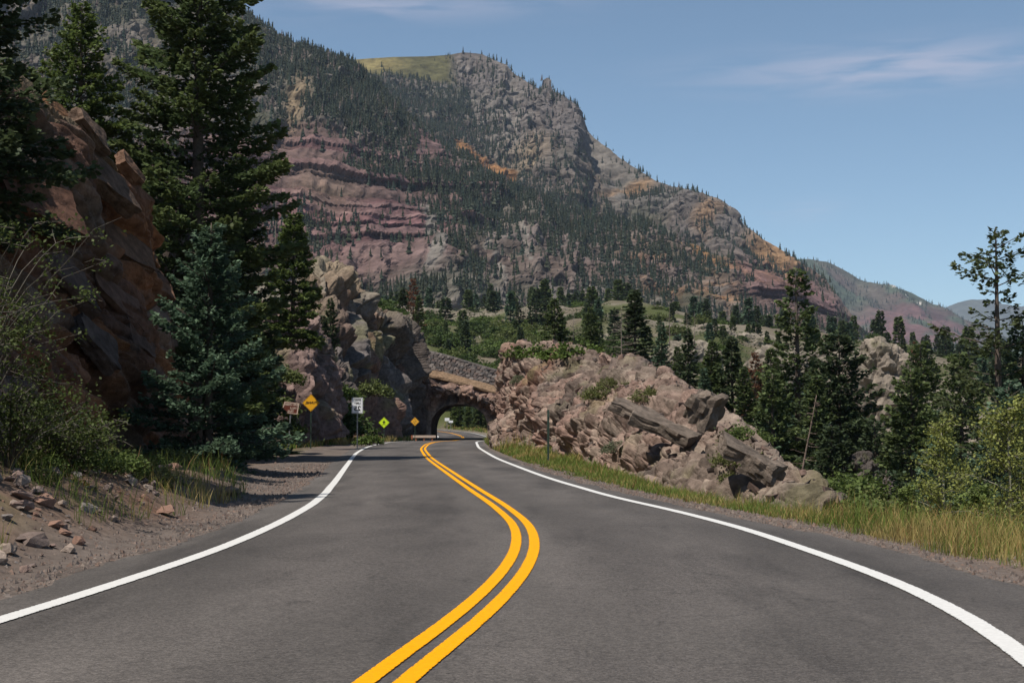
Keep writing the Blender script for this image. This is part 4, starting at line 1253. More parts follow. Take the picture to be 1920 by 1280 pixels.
# keep the far mouth open
hole = (np.abs(xs_ - OXC) < HW + .3)[None, :] & (Gtop[..., 1] > 182.4)
Gtop[..., 2] = np.where(hole & (Gtop[..., 2] < ZTOP + .5), ZTOP + .5, Gtop[..., 2])
Gtop[..., 2] += .25 * fbm(Gtop / 1.3, 3, 1010)
link("roof_rock", mk_mesh("roof_rock", Gtop, grid_faces(*Gtop.shape[:2]), M_ROCK, np.array([0.167, 0.122, 0.091]) * (1 + .25 * fbm(Gtop / 2, 3, 1011))[..., None]), TUN)
# tan concrete band over the arch, sloping with the old road bench
tb = np.array([[-10.6, 7.2], [-8, 6.65], [-5, 5.85], [-2, 5.05], [.4, 4.4]])
xs2 = np.linspace(-10.6, .3, 40); zb2 = np.interp(xs2, tb[:, 0], tb[:, 1])
prof = [(166.2, -.35), (165.5, -.1), (165.5, .12), (166.4, .5), (168.3, .95)]
Gband = np.stack([np.stack([xs2, np.full(40, yv) + .12 * fbm(np.stack([xs2 * 1.3, xs2 * 0 + i, xs2 * 0], -1), 3, 1020), zb2 + dz * np.interp(xs2, [-10.6, -9, .3], [.4, 1, 1]) + .07 * fbm(np.stack([xs2 * 1.5, xs2 * 0 + i * 3, xs2 * 0], -1), 3, 1021)], -1) for i, (yv, dz) in enumerate(prof)])
bo = link("concrete_band", mk_mesh("concrete_band", Gband, grid_faces(*Gband.shape[:2]), M_ROCK, np.array([0.186, 0.122, 0.076]) * (1 + .2 * fbm(Gband / .9, 3, 1022))[..., None]), TUN)
bo["label"] = "tan sloping band of earth and concrete over the arch"
# white lime stains are thin crusts on the rock under the band
rngl = np.random.default_rng(4)

# ---- dry stone wall on the band
WALL = empty("stone_wall", (-6, 168.2, 5))
tag(WALL, "grey stone retaining wall sloping above the tunnel arch", "retaining wall")


def stone_mesh(seed):
    bm = bmesh.new()
    r = random.Random(seed)
    pts = []
    for x in (-1, 1):
        for y in (-1, 1):
            for z in (-1, 1):
                pts.append(Vector((x * r.uniform(.36, .5), y * r.uniform(.36, .5), z * r.uniform(.36, .5))))
    for _ in range(6):
        pts.append(Vector((r.uniform(-.5, .5), r.uniform(-.5, .5), r.uniform(-.5, .5))))
    for p in pts: bm.verts.new(p)
    bmesh.ops.convex_hull(bm, input=bm.verts[:])
    bmesh.ops.delete(bm, geom=[v for v in bm.verts if not v.link_faces], context="VERTS")
    me = bpy.data.meshes.new("stone")
    bm.to_mesh(me); bm.free()
    return me


STONE_COL = [(.145, .12, .11), (.20, .165, .148), (.11, .092, .085), (.17, .125, .107), (.24, .205, .185), (.125, .115, .11)]
stone_meshes = []
for i in range(12):
    me = stone_mesh(100 + i)
    a = me.color_attributes.new("Col", "FLOAT_COLOR", "POINT")
    cc = STONE_COL[i % 6]
    a.data.foreach_set("color", np.tile([*cc, 1.0], len(me.vertices)).astype(np.float32))
    me.materials.append(M_STONE)
    stone_meshes.append(me)
backing = []
xw = np.linspace(-10.4, .2, 30)
zw0 = np.interp(xw, tb[:, 0], tb[:, 1]) + .85
hw = np.interp(xw, [-10.4, -9, -5, .2], [2.1, 2.15, 2.0, 1.9])
Gw = np.stack([np.stack([xw, np.full(30, 168.25), zw0 - .4], 1), np.stack([xw, np.full(30, 168.45), zw0 + hw - .1], 1), np.stack([xw, np.full(30, 171.0), zw0 + hw + .2], 1)])
b_o = link("wall_core", mk_mesh("wall_core", Gw, grid_faces(*Gw.shape[:2]), M_STONE, np.zeros(Gw.shape) + np.array([0.076, 0.065, 0.057])), WALL)
b_o.matrix_parent_inverse = Matrix.Translation(-Vector(WALL.location))
rs = random.Random(5)
ns_ = 0
nrow = 8
for row in range(nrow):
    x = -10.35 + rs.uniform(0, .3)
    while x < .1 and ns_ < 298:
        wd = rs.uniform(.28, .62)
        h = float(np.interp(x, xw, hw)) / nrow
        z = float(np.interp(x + wd / 2, xw, zw0)) + (row + .5) * h
        o = bpy.data.objects.new("stone", stone_meshes[rs.randrange(12)])
        COL.objects.link(o)
        o.parent = WALL
        o.location = (x + wd / 2 + 6, 168.2 + .025 * row - 168.2 + rs.uniform(-.06, .05), z - 5)
        o.scale = (wd * 1.04, .5, h * rs.uniform(1.0, 1.18))
        o.rotation_euler = (rs.uniform(-.06, .06), rs.uniform(-.04, .04) + .13, rs.uniform(-.08, .08))
        x += wd; ns_ += 1
# flat white capping blocks through the tunnel: the guard rail on the bend beyond
# ------------------------------------------------------------------ trees


def conifer(seed, H, R, base=.06, step=.38, per=6, q=60, size=.13, el0=-.30, el1=.55, expo=.85, gap=.12, ragged=.22, sag=.0, col=(.045, .065, .032), tip=(.085, .115, .05), wide=.30, thin=.36, topbare=0.0, lowR=None):
    """Returns (crown V,F,C), (trunk V,F). Branch whorls carry flat sprays of needle tufts."""
    r = np.random.default_rng(seed)
    zs = []
    z = base * H
    while z < H * .985:
        zs.append(z)
        f = z / H
        z += step * (1.05 - .62 * f) * r.uniform(.8, 1.2)
    PV = []; PC = []
    TR = MB()
    tz = np.linspace(0, H, 9)
    tr = max(.02, .016 * H + .02)
    lean = np.cumsum(r.normal(0, .012, 9)) * H / 9
    V, fs = tube(np.stack([lean, lean[::-1] * 0, tz], 1), tr * (1 - tz / H) ** .8 + .012, 8)
    TR.add(V, fs, (.11, .085, .07))
    for z in zs:
        f = (z - base * H) / (H * (1 - base))
        L0 = R * (1 - f) ** expo + .12
        if lowR is not None: L0 *= np.interp(f, [0, .25, .4], [lowR, .9, 1])
        npb = max(4, int(round(per * (1.0 - .35 * f))))
        a0 = r.uniform(0, 6.28)
        cx = np.interp(z, tz, lean)
        for k in range(npb):
            if r.random() < gap: continue
            az_ = a0 + 6.283 * k / npb + r.normal(0, .18)
            L = L0 * r.uniform(1 - ragged * 1.6, 1 + ragged)
            e = el0 + (el1 - el0) * f ** 1.3 + r.normal(0, .08)
            h = np.array([math.cos(az_), math.sin(az_), 0]); s = np.array([-math.sin(az_), math.cos(az_), 0])
            zz = z + r.normal(0, .05)
            up2 = .16 if f < .8 else .05

            def bp(t):
                return np.array([cx, 0, zz]) + h * (L * t)[:, None] * math.cos(e) + np.array([0, 0, 1.0]) * (L * (math.sin(e) * t + up2 * t ** 2.2 - sag * t))[:, None]
            tl = np.linspace(0, .92, 4)
            V, fs = tube(bp(tl), np.array([1, .75, .5, .2]) * (.010 + .012 * L), 4, False)
            TR.add(V, fs, (.10, .08, .065))
            if f < topbare and False: continue
            M = int(q * L * (.35 + .65 * L / R * 1.2)) + 8
            t = r.uniform(.06, 1, M) ** .75
            wl = wide * L * (1.05 - t) ** .8 * sstep(0, .25, t) + .05
            sg = r.choice([-1, 1], M)
            lat = r.uniform(0, 1, M) ** .8 * wl
            p = bp(t) + s * (sg * lat)[:, None] + h * (lat * .75)[:, None]
            p[:, 2] += r.normal(0, .03 + .012 * L, M) - .12 * lat
            dirv = h * r.uniform(.35, 1, M)[:, None] + s * (sg * r.uniform(.15, 1, M))[:, None] + np.array([0, 0, 1.0]) * r.normal(.06, .28, M)[:, None]
            dirv /= np.linalg.norm(dirv, axis=1, keepdims=True)
            nv = np.array([0, 0, 1.0]) + r.normal(0, .55, (M, 3))
            wv = np.cross(dirv, nv); wv /= np.linalg.norm(wv, axis=1, keepdims=True) + 1e-9
            ln = size * r.uniform(.7, 1.35, M)
            wd = ln * thin * r.uniform(.7, 1.3, M)
            q4 = np.stack([p, p + dirv * (ln * .45)[:, None] + wv * wd[:, None], p + dirv * ln[:, None], p + dirv * (ln * .55)[:, None] - wv * wd[:, None]], 1)
            PV.append(q4.reshape(-1, 3))
            tp = np.clip((t - .55) * 1.6, 0, 1) * .7
            bc = np.asarray(col) * r.uniform(.8, 1.2)
            cq = bc[None] * (1 - tp[:, None]) + np.asarray(tip)[None] * tp[:, None]
            cq = cq * r.uniform(.7, 1.3, (M, 1))
            PC.append(np.repeat(cq, 4, 0))
    V = np.concatenate(PV); Cc = np.concatenate(PC)
    Fq = np.arange(len(V)).reshape(-1, 4)
    return (V, Fq, Cc), TR


def tree_meshes(seed, H, R, **kw):
    (V, Fq, Cc), TR = conifer(seed, H, R, **kw)
    return mk_mesh("crown", V, Fq, M_NEEDLE, Cc), TR.mesh("trunk", M_BARK, True)


def put_tree(name, loc, meshes, label, cat="tree", group=None, rz=0.0, sc=1.0):
    t = empty(name, loc, rz, sc)
    link("crown", meshes[0], t); link("trunk", meshes[1], t)
    return tag(t, label, cat, group)


GREEN = dict(col=(0.068, 0.096, 0.038), tip=(0.150, 0.177, 0.058))
DARK = dict(col=(0.047, 0.067, 0.034), tip=(0.091, 0.117, 0.048))
BLUE = dict(col=(.060, .098, .062), tip=(.150, .215, .125))
BRIGHT = dict(col=(0.078, 0.112, 0.034), tip=(0.155, 0.190, 0.052))

# left side
m_ = tree_meshes(21, 21.0, 4.1, lowR=.6, base=.08, step=.58, per=7, q=120, size=.20, gap=.10, ragged=.30, el0=-.14, el1=.35, expo=.55, wide=.36, **GREEN)
put_tree("spruce_tree", (-11.75, 52.5, -.2), m_, "tallest spruce on the left, layered boughs running out of the top of the photo")
m_ = tree_meshes(22, 6.9, 2.0, base=.03, step=.27, per=7, q=110, size=.13, gap=.12, ragged=.34, el0=-.14, el1=.7, expo=.80, **BLUE)
put_tree("blue_spruce_tree", (-8.1, 38, -.1), m_, "blue green spruce standing before the brown cliff beside the left lane")
m_ = tree_meshes(23, 12.0, 2.1, base=.03, step=.42, per=7, q=95, size=.19, gap=.06, expo=.6, **DARK)
put_tree("spruce_tree", (-11.3, 58, .2), m_, "dark shaded spruce close behind the blue green spruce")
m_ = tree_meshes(24, 7.2, 1.5, base=.03, step=.34, per=7, q=80, size=.2, gap=.06, expo=.65, **BRIGHT)
put_tree("fir_tree", (-11.9, 77, 5.7), m_, "bright green bushy fir on the ledge left of the pale cliff top")
m_ = tree_meshes(25, 8.5, 2.2, base=.02, step=.40, per=6, q=85, size=.15, gap=.12, ragged=.3, el0=-.32, expo=.45, **DARK)
put_tree("spruce_tree", (-10.4, 21.6, 7.6), m_, "dark spruce on the near cliff beyond the left edge, its shadow crossing the lane")
m_ = tree_meshes(28, 7.8, 2.6, base=.0, step=.36, per=7, q=95, size=.15, gap=.10, ragged=.3, el0=-.34, expo=.42, **DARK)
put_tree("spruce_tree", (-11.75, 29.3, 5.6), m_, "dense dark spruce filling the top left corner above the cliff")
m_ = tree_meshes(26, 4.6, 1.55, base=.02, step=.25, per=7, q=85, size=.14, gap=.1, expo=.75, **BRIGHT)
put_tree("fir_tree", P(150, 215, 50) - np.array([0, 0, .6]), m_, "small light green fir standing on top of the brown cliff")
m_ = tree_meshes(27, 2.4, .9, base=.02, step=.24, per=6, q=110, size=.13, gap=.08, **BLUE)
put_tree("spruce_sapling", P(510, 830, 70) + np.array([-1.6, 0, -.3]), m_, "low spruce sapling beside the brown guide sign")

# big trees in the gorge on the right
m_ = tree_meshes(31, 15.0, 2.9, base=.05, step=.52, per=6, q=60, size=.24, gap=.13, ragged=.3, expo=.72, **GREEN)
put_tree("spruce_tree", P(1496, 500, 84) - np.array([0, 0, 15.0]), m_, "tall pointed dark spruce rising above the rocky outcrop on the right")
m_ = tree_meshes(32, 10.0, 3.0, base=.05, step=.42, per=7, q=64, size=.22, gap=.08, ragged=.25, expo=.6, **DARK)
put_tree("spruce_tree", P(1573, 628, 76) - np.array([0, 0, 10.0]), m_, "broad dark spruce right beside the tall pointed spruce")
m_ = tree_meshes(33, 13.2, 2.35, base=.22, step=.62, per=5, q=46, size=.2, gap=.30, ragged=.5, el0=-.05, el1=.5, expo=.42, sag=.0, wide=.42, col=(.055, .072, .030), tip=(.11, .12, .047))
put_tree("ragged_pine_tree", P(1866, 425, 58) - np.array([0, 0, 13.2]), m_, "tall ragged pine with gaps between its boughs near the right edge")
for i, (px_, top, d, H, R, kind, lab) in enumerate((
        (1708, 690, 55, 6.4, 1.7, GREEN, "green spruce left of the slim yellow green aspen"),
        (1915, 600, 60, 10.5, 2.2, BLUE, "bluish spruce at the right edge behind the ragged pine"),
        (1725, 640, 85, 7.5, 2.2, GREEN, "bushy green pine right of the pale rock knob"),
        (1800, 660, 72, 7.5, 2.4, GREEN, "loose green pine left of the ragged pine trunk"),
        (1640, 790, 66, 4.5, 1.5, DARK, "low dark spruce between the broad spruce and the gorge boulders"),
        (1450, 700, 70, 7.5, 1.9, GREEN, "mid green spruce left of the tall pointed spruce"),
        (1850, 800, 45, 4.6, 1.6, DARK, "dark spruce behind the two yellow green aspens"),
        (1660, 880, 42, 3.3, 1.3, DARK, "small dark spruce in the gorge behind the tall grass"),
        (1560, 800, 62, 4.8, 1.7, DARK, "dark young spruce below the broad spruce"),
        (1760, 820, 50, 4.2, 1.6, BLUE, "young bluish spruce behind the slim aspen"),
        (1890, 720, 42, 6.5, 1.9, BLUE, "blue green spruce touching the right edge above the aspen"))):
    m_ = tree_meshes(40 + i, H, R, base=.03, step=.34, per=6, q=62, size=.19 if d > 50 else .15, gap=.1, ragged=.28, expo=.68, **kind)
    put_tree("spruce_tree", P(px_, top, d) - np.array([0, 0, H]), m_, lab)

# middle conifers behind the outcrop
MID = {}
for nm, kw in (("e", dict(H=10, R=2.6, **BRIGHT)), ("a", dict(H=10, R=2.0, **GREEN)), ("b", dict(H=10, R=1.7, **DARK)), ("c", dict(H=10, R=2.5, **GREEN)), ("d", dict(H=10, R=1.5, **BLUE))):
    MID[nm] = [tree_meshes(60 + i + ord(nm), base=.03, step=.52, per=6, q=26, size=.40, gap=.12, ragged=.3, expo=.7, **kw) for i in range(2)]
mid_trees = ((1040, 558, 655, 120, "c", "bushy dark pine above the bright green bush on the outcrop"), (1108, 575, 665, 115, "c", "broad conifer between the bushy pine and the bare grey tree"),
             (1190, 545, 690, 110, "b", "slim tall spruce beside the bare grey tree"), (1240, 603, 700, 108, "d", "bluish spruce right of the slim tall spruce"),
             (1290, 618, 745, 105, "b", "narrow dark spruce above the outcrop's middle"), (1335, 640, 755, 100, "a", "green spruce over the square block of the outcrop"),
             (1372, 632, 775, 96, "b", "dark spruce left of the rust brown dead tree"), (1395, 690, 800, 90, "a", "short spruce below the rust brown dead tree"),
             (1270, 650, 730, 125, "a", "pale green spruce partly hidden behind the narrow dark spruce"), (1445, 655, 780, 110, "a", "conifer between the rust brown tree and the tall pointed spruce"),
             (1320, 690, 780, 84, "d", "low bluish spruce touching the outcrop crest"), (1430, 740, 850, 74, "d", "young spruce in front of the rust brown tree"),
             (755, 540, 610, 190, "b", "narrow spruce left of the reddish dead pine above the tunnel"), (785, 555, 612, 185, "a", "spruce right of the reddish dead pine above the tunnel"),
             (620, 560, 660, 112, "b", "thin dark spruce in the cleft between the two left rocks"), (604, 590, 690, 108, "b", "small spruce low in the rock cleft behind the pink tower"),
             (1530, 705, 880, 70, "a", "spruce at the foot of the tall pointed spruce"))
for i, (px_, top, bot, d, kd, lab) in enumerate(mid_trees):
    H = (bot - top) / F * d
    ms = MID[kd][i % 2]
    sc = H / 10 * 1.08
    put_tree("spruce_tree", P(px_, top, d) - np.array([0, 0, H * 1.08]), ms, lab, rz=i * 1.3, sc=(sc * random.Random(i).uniform(.92, 1.2),) * 2 + (sc,))

# rust brown dead conifers
RUST = dict(col=(.16, .075, .045), tip=(.20, .10, .06))
m_ = tree_meshes(81, 10, 2.0, base=.05, step=.5, per=6, q=20, size=.34, gap=.2, ragged=.35, expo=.7, **RUST)
for px_, top, bot, d, lab in ((1416, 660, 770, 98, "rust brown dead spruce among green ones behind the outcrop"), (775, 522, 608, 192, "reddish orange dead pine on the slope above the tunnel"), (1716, 640, 700, 190, "dull red dead conifer right of the pale rock knob")):
    H = (bot - top) / F * d * 1.08
    put_tree("dead_spruce_tree", P(px_, top, d) - np.array([0, 0, H]), m_, lab, sc=H / 10)


def bare_tree(seed, H, R, n=46, lean=0.0, col=(.21, .17, .145)):
    r = np.random.default_rng(seed)
    B = MB()
    tz = np.linspace(0, H, 7)
    lx = lean * tz + np.cumsum(r.normal(0, .01, 7)) * H / 6
    V, fs = tube(np.stack([lx, lx * 0, tz], 1), .013 * H ** .7 * (1 - tz / H) + .009, 7)
    B.add(V, fs, col)
    Tw = MB()
    for k in range(n):
        z = H * r.uniform(.15, .97)
        L = R * (1 - z / H) ** .7 * r.uniform(.5, 1.15) + .08
        a = r.uniform(0, 6.28); e = r.uniform(-.35, .15)
        t = np.linspace(0, 1, 4)
        p = np.stack([np.interp(z, tz, lx) + np.cos(a) * L * t, np.sin(a) * L * t, z + L * (e * t + .18 * t * t)], 1)
        V, fs = tube(p, np.array([1, .7, .45, .2]) * (.008 + .010 * L), 4, False)
        Tw.add(V, fs, np.array(col) * r.uniform(.8, 1.2))
        for _ in range(3):
            i0 = r.integers(1, 4); a2 = a + r.choice([-1, 1]) * r.uniform(.5, 1.1)
            q0 = p[i0]; q1 = q0 + np.array([np.cos(a2), np.sin(a2), r.uniform(-.2, .2)]) * L * .35
            V, fs = tube(np.stack([q0, q1]), [.006 + .004 * L, .003], 3, False)
            Tw.add(V, fs, np.array(col) * r.uniform(.8, 1.2))
    o_ = Tw.mesh("branches", M_BARK)
    return o_, B.mesh("trunk", M_BARK, True)


def put_bare(loc, ms, lab, group=None, sc=1.0, rz=0):
    t = empty("bare_dead_tree", loc, rz, sc)
    tag(link("branches", ms[0], t), kind="stuff"); link("trunk", ms[1], t)
    return tag(t, lab, "dead tree", group)


for px_, top, bot, d, R, lab in ((1166, 572, 690, 108, 1.9, "bare grey dead tree with fine twigs behind the outcrop crest"), (1288, 580, 640, 200, 1.2, "thin bare dead tree on the far pale rock band"), (692, 470, 545, 160, 1.0, "thin bare dead trunk above the pale cliff top left"), (1075, 580, 640, 170, 1.5, "bare brown dead tree between the two bushy pines"), (1302, 585, 645, 205, 1.0, "second thin bare tree standing on the pale rock band"), (1256, 575, 650, 190, 1.1, "bare dead tree left of the two on the pale rock band")):
    H = (bot - top) / F * d
    put_bare(P(px_, bot, d), bare_tree(int(px_), H, R), lab)
p0 = P(1497, 925, 36); p1 = P(1516, 742, 37)
put_bare(p0, bare_tree(5, p1[2] - p0[2], .30, 30, (p1[0] - p0[0]) / (p1[2] - p0[2]), (.17, .125, .10)), "slim leaning bare trunk at the right end of the outcrop")
for i, (px_, top, bot, d) in enumerate(((515, 355, 560, 118), (548, 330, 545, 122))):
    H = (bot - top) / F * d
    put_bare(P(px_, bot, d), bare_tree(90 + i, H, .5, 14), ("grey pole like dead trunk rising behind the bright green fir", "taller grey dead trunk just right behind the bright green fir")[i])

# scattered conifers over the far bench
FARM = [tree_meshes(200 + i, 10, (1.6, 2.1, 1.8, 2.4, 1.5)[i], base=.03, step=1.0, per=5, q=7, size=.95, gap=.1, ragged=.35, expo=.75, **(DARK, GREEN, GREEN, DARK, BLUE)[i]) for i in range(5)]
rb_ = np.random.default_rng(77)
cnt = 0
for _ in range(4000):
    if cnt >= 215: break
    d = rb_.uniform(265, 640); px_ = rb_.uniform(610, 1920)
    x = (px_ - 960) / F * d
    dn = .5 + .9 * float(fbm(np.array([[x / 22, d / 22, 3.3]]), 3, 88)[0]) + .3 * (px_ > 1000)
    if rb_.random() > dn: continue
    z = float(ground_z(np.array([x]), np.array([d]))[0])
    sc = rb_.uniform(.38, .95) * (1.1 if d > 350 else .9)
    t = put_tree("conifer_tree", (x, d, z - .3), FARM[rb_.integers(0, 5)], "dark green conifer scattered over the rocky bench below the mountain", "tree", "conifers on the far rocky bench", rb_.uniform(0, 6), (sc * rb_.uniform(.85, 1.3),) * 2 + (sc,))
    cnt += 1
# wood beyond the tunnel
for i in range(34):
    d = 232 + (i % 5) * 5 + rb_.uniform(-2, 2)
    x = -19.5 + i * .56 + rb_.uniform(-.5, .5)
    if xl(d) - 2.5 < x < xr(d) + 2.5: x = float(xr(d)) + 3 + rb_.uniform(0, 4)
    z = float(ground_z(np.array([x]), np.array([d]))[0])
    put_tree("conifer_tree", (x, d, z - .2), MID["aedec"[i % 5]][i % 2], "conifer of the wood seen through the tunnel arch", "tree", "conifers beyond the tunnel", rb_.uniform(0, 6), rb_.uniform(.4, .66))
# trees filling the gorge right of the outcrop
for i in range(26):
    d = rb_.uniform(88, 150); px_ = rb_.uniform(1230, 1900)
    g = gpos(px_, d)
    top = np.interp(px_, [1230, 1450, 1640, 1900], [660, 690, 745, 760]) + rb_.uniform(0, 50)
    H = P(px_, top, d)[2] - g[2]
    if H < 2 or H > 16: continue
    sc = H / 10
    put_tree("conifer_tree", g - np.array([0, 0, .2]), MID["abdc"[i % 4]][i % 2], "spruce growing from the gorge behind the outcrop", "tree", "spruces in the gorge", rb_.uniform(0, 6), (min(sc, 1.1),) * 2 + (sc,))
# slope on the left behind the cliffs
for i, (px_, d, H, lab) in enumerate(((468, 66, 7.5, "shaded spruce right of the two trunks behind the blue green spruce"), (425, 72, 8, "shaded spruce in the gap between the tallest spruce and the bright fir"), (410, 64, 9.5, "dark spruce just right of the tallest spruce's trunk"), (470, 95, 10, "tall dark spruce farther back behind the bright fir"),
        (560, 100, 5, "small spruce on top of the pink rock tower"), (-150, 36, 9, "spruce on the slope beyond the left edge"), (40, 75, 12, "tall spruce on the slope behind the small light green fir"), (250, 78, 8, "spruce on the slope left of the tallest spruce"))):
    g = gpos(px_, d)
    put_tree("spruce_tree", g - np.array([0, 0, .3]), MID["abac"[i % 4]][i % 2], lab, "tree", None, i * 1.1, (H / 10 * 1.15, H / 10 * 1.15, H / 10))

# ------------------------------------------------------------------ broadleaf trees and shrubs


def leaves(r, centres, spread, n, size, col, colv=.3, flat=.5):
    """n leaf-shaped quads scattered round each centre."""
    k = len(centres)
    ctr = np.repeat(centres, n, 0)
    p = ctr + r.normal(0, 1, (k * n, 3)) * np.asarray(spread)
    M = len(p)
    d = r.normal(0, 1, (M, 3)); d[:, 2] = d[:, 2] * .6 - .25; d /= np.linalg.norm(d, axis=1, keepdims=True)
    nv = np.array([0, 0, 1.0]) + r.normal(0, flat + .3, (M, 3))
    wv = np.cross(d, nv); wv /= np.linalg.norm(wv, axis=1, keepdims=True) + 1e-9
    ln = size * r.uniform(.7, 1.3, M); wd = ln * .36
    q4 = np.stack([p, p + d * (ln * .45)[:, None] + wv * wd[:, None], p + d * ln[:, None], p + d * (ln * .45)[:, None] - wv * wd[:, None]], 1).reshape(-1, 3)
    c = np.asarray(col)[None] * r.uniform(1 - colv, 1 + colv, (M, 1)) * np.repeat(r.uniform(.8, 1.2, (k, 1)), n, 0)
    return q4, np.arange(len(q4)).reshape(-1, 4), np.repeat(c, 4, 0)


def broadleaf(seed, H, R, nlimb=26, size=.06, per=26, twigs=7, col=(.12, .14, .035), bark=(.30, .28, .22), low=.15):
    r = np.random.default_rng(seed)
    B = MB(); ctr = []
    tz = np.linspace(0, H * .95, 8)
    lx = np.cumsum(r.normal(0, .02, 8)) * H / 6; ly = np.cumsum(r.normal(0, .02, 8)) * H / 6
    V, fs = tube(np.stack([lx, ly, tz], 1), .011 * H * (1 - tz / H) + .008, 8)
    B.add(V, fs, bark)
    for k in range(nlimb):
        f = low + (1 - low) * (k + r.uniform(0, 1)) / nlimb
        z = f * H * .95
        L = R * (1.15 - f) ** .6 * r.uniform(.6, 1.1)
        a = k * 2.4 + r.normal(0, .4); e = r.uniform(.25, .9)
        t = np.linspace(0, 1, 5)
        p = np.stack([np.interp(z, tz, lx) + np.cos(a) * L * t, np.interp(z, tz, ly) + np.sin(a) * L * t, z + L * (e * t - .25 * t * t)], 1)
        V, fs = tube(p, np.linspace(1, .25, 5) * (.006 * H * .5 + .004), 4, False); B.add(V, fs, np.array(bark) * .7)
        for j in range(twigs):
            q0 = p[min(4, 1 + int(r.random() * 4))]
            q1 = q0 + r.normal(0, 1, 3) * L * .22
            V, fs = tube(np.stack([q0, q1]), [.006, .003], 3, False); B.add(V, fs, np.array(bark) * .6)
            ctr.append(q1); ctr.append((q0 + q1) / 2)
    V, Fq, Cc = leaves(r, np.array(ctr), R * .085, per, size, col)
    return mk_mesh("crown", V, Fq, M_LEAF, Cc), B.mesh("trunk", M_BARK, True)


YG = (.20, .215, .058)
for i, (px_, top, bot, d, R, lab) in enumerate(((1772, 775, 1000, 30, .95, "slim yellow green aspen standing in the tall roadside grass"), (1900, 745, 1070, 24.5, 1.05, "yellow green aspen cut by the right edge of the photo"), (1838, 900, 1040, 27, .62, "low leafy aspen sprout between the two yellow green aspens"), (1700, 905, 1010, 31, .6, "small leafy bush left of the slim aspen"))):
    a = P(px_, bot, d); H = (bot - top) / F * d
    x, y = a[0], d
    z = float(ground_z(np.array([x]), np.array([y]))[0])
    H = P(px_, top, d)[2] - z
    m_ = broadleaf(300 + i, H, R, nlimb=24 if i < 2 else 14, size=.058, per=15, col=YG if i < 2 else (.14, .18, .05))
    put_tree("aspen_tree" if i < 2 else "aspen_sapling", (x, y, z - .05), m_, lab)


def shrub_mesh(seed, R, H, n=60, per=30, size=.10, col=(.07, .10, .025)):
    r = np.random.default_rng(seed)
    a = r.uniform(0, 6.28, n); rad = R * np.sqrt(r.uniform(0, 1, n)); h = H * (1 - (rad / R) ** 2 * .7) * r.uniform(.25, 1, n)
    ctr = np.stack([np.cos(a) * rad, np.sin(a) * rad, h], 1)
    V, Fq, Cc = leaves(r, ctr, (R * .11, R * .11, H * .10), per, size, col, .35)
    B = MB()
    for k in range(0, n, 3):
        V2, fs = tube(np.stack([[ctr[k][0] * .15, ctr[k][1] * .15, 0], ctr[k] * np.array([.6, .6, .5]), ctr[k]]), [.02, .014, .006], 4, False)
        B.add(V2, fs, (.13, .10, .075))
    return mk_mesh("foliage", V, Fq, M_LEAF, Cc), B.mesh("stems", M_BARK)


def put_shrub(loc, ms, label, group=None, rz=0, sc=1.0, name="shrub"):
    t = empty(name, loc, rz, sc)
    link("foliage", ms[0], t); link("stems", ms[1], t)
    return tag(t, label, "shrub", group)


SH_FAR = [shrub_mesh(400 + i, 2.2, 1.7, 70, 22, .34, ((.080, .115, .026), (.055, .082, .022), (.090, .108, .032))[i]) for i in range(3)]
SH_NEAR = [shrub_mesh(410 + i, .8, .75, 60, 30, .085, ((.085, .115, .03), (.115, .125, .04), (.12, .13, .075))[i]) for i in range(3)]
rs2 = np.random.default_rng(31)


def surf_z(Q, px_, d=None):
    """Point of a rock surface nearest to photo column px and row d (used to stand plants on the rock)."""
    a, b2 = TOPIX(Q)
    k = np.argmin((a - px_) ** 2 + (b2 - d) ** 2)
    return Q.reshape(-1, 3)[k]


# green bushes on the slope above the tunnel
k = 0
for _ in range(3000):
    if k >= 95: break
    px_ = rs2.uniform(795, 1010); d = rs2.uniform(262, 400)
    x = (px_ - 960) / F * d
    z = float(ground_z(np.array([x]), np.array([d]))[0])
    a, b2 = TOPIX(np.array([[x, d, z]]))
    if b2[0] > np.interp(px_, [790, 930, 1010], [672, 690, 640]) + 25 or b2[0] < 585: continue
    put_shrub((x, d, z - .3), SH_FAR[k % 3], "dense green bush on the slope above the tunnel wall", "green bushes above the tunnel", rs2.uniform(0, 6), rs2.uniform(.7, 1.7)); k += 1
for px_, d, sc, lab in ((700, 175, 1.4, "dark green bush left of the cliff above the tunnel"), (720, 178, 1.3, "green bush beside the reddish dead pine")):
    g = P(px_, 575, d) - np.array([0, 0, 1.5]); put_shrub(g, SH_FAR[1], lab, None, px_, sc)
for i, px_ in enumerate((990, 1025, 1060, 1090)):
    q = surf_z(QR, px_, 655)
    put_shrub(q + np.array([0, 1.0, -.5]), SH_FAR[0], ("bright green bush at the left end of the outcrop crest", "second bright bush on the outcrop crest, left of the bushy pine", "bright bush on the outcrop crest below the bushy pine", "rightmost bright bush on the crest, before the bare grey tree")[i], None, i * 1.7, (.62, .62, .48 + .12 * (i % 2)))
for i in range(130):          # scattered over the far bench
    d = rs2.uniform(270, 520); px_ = rs2.uniform(1000, 1900)
    g = gpos(px_, d, -.3); put_shrub(g, SH_FAR[i % 3], "low shrub dotted over the rocky bench", "shrubs on the far rocky bench", i, rs2.uniform(.7, 1.6))
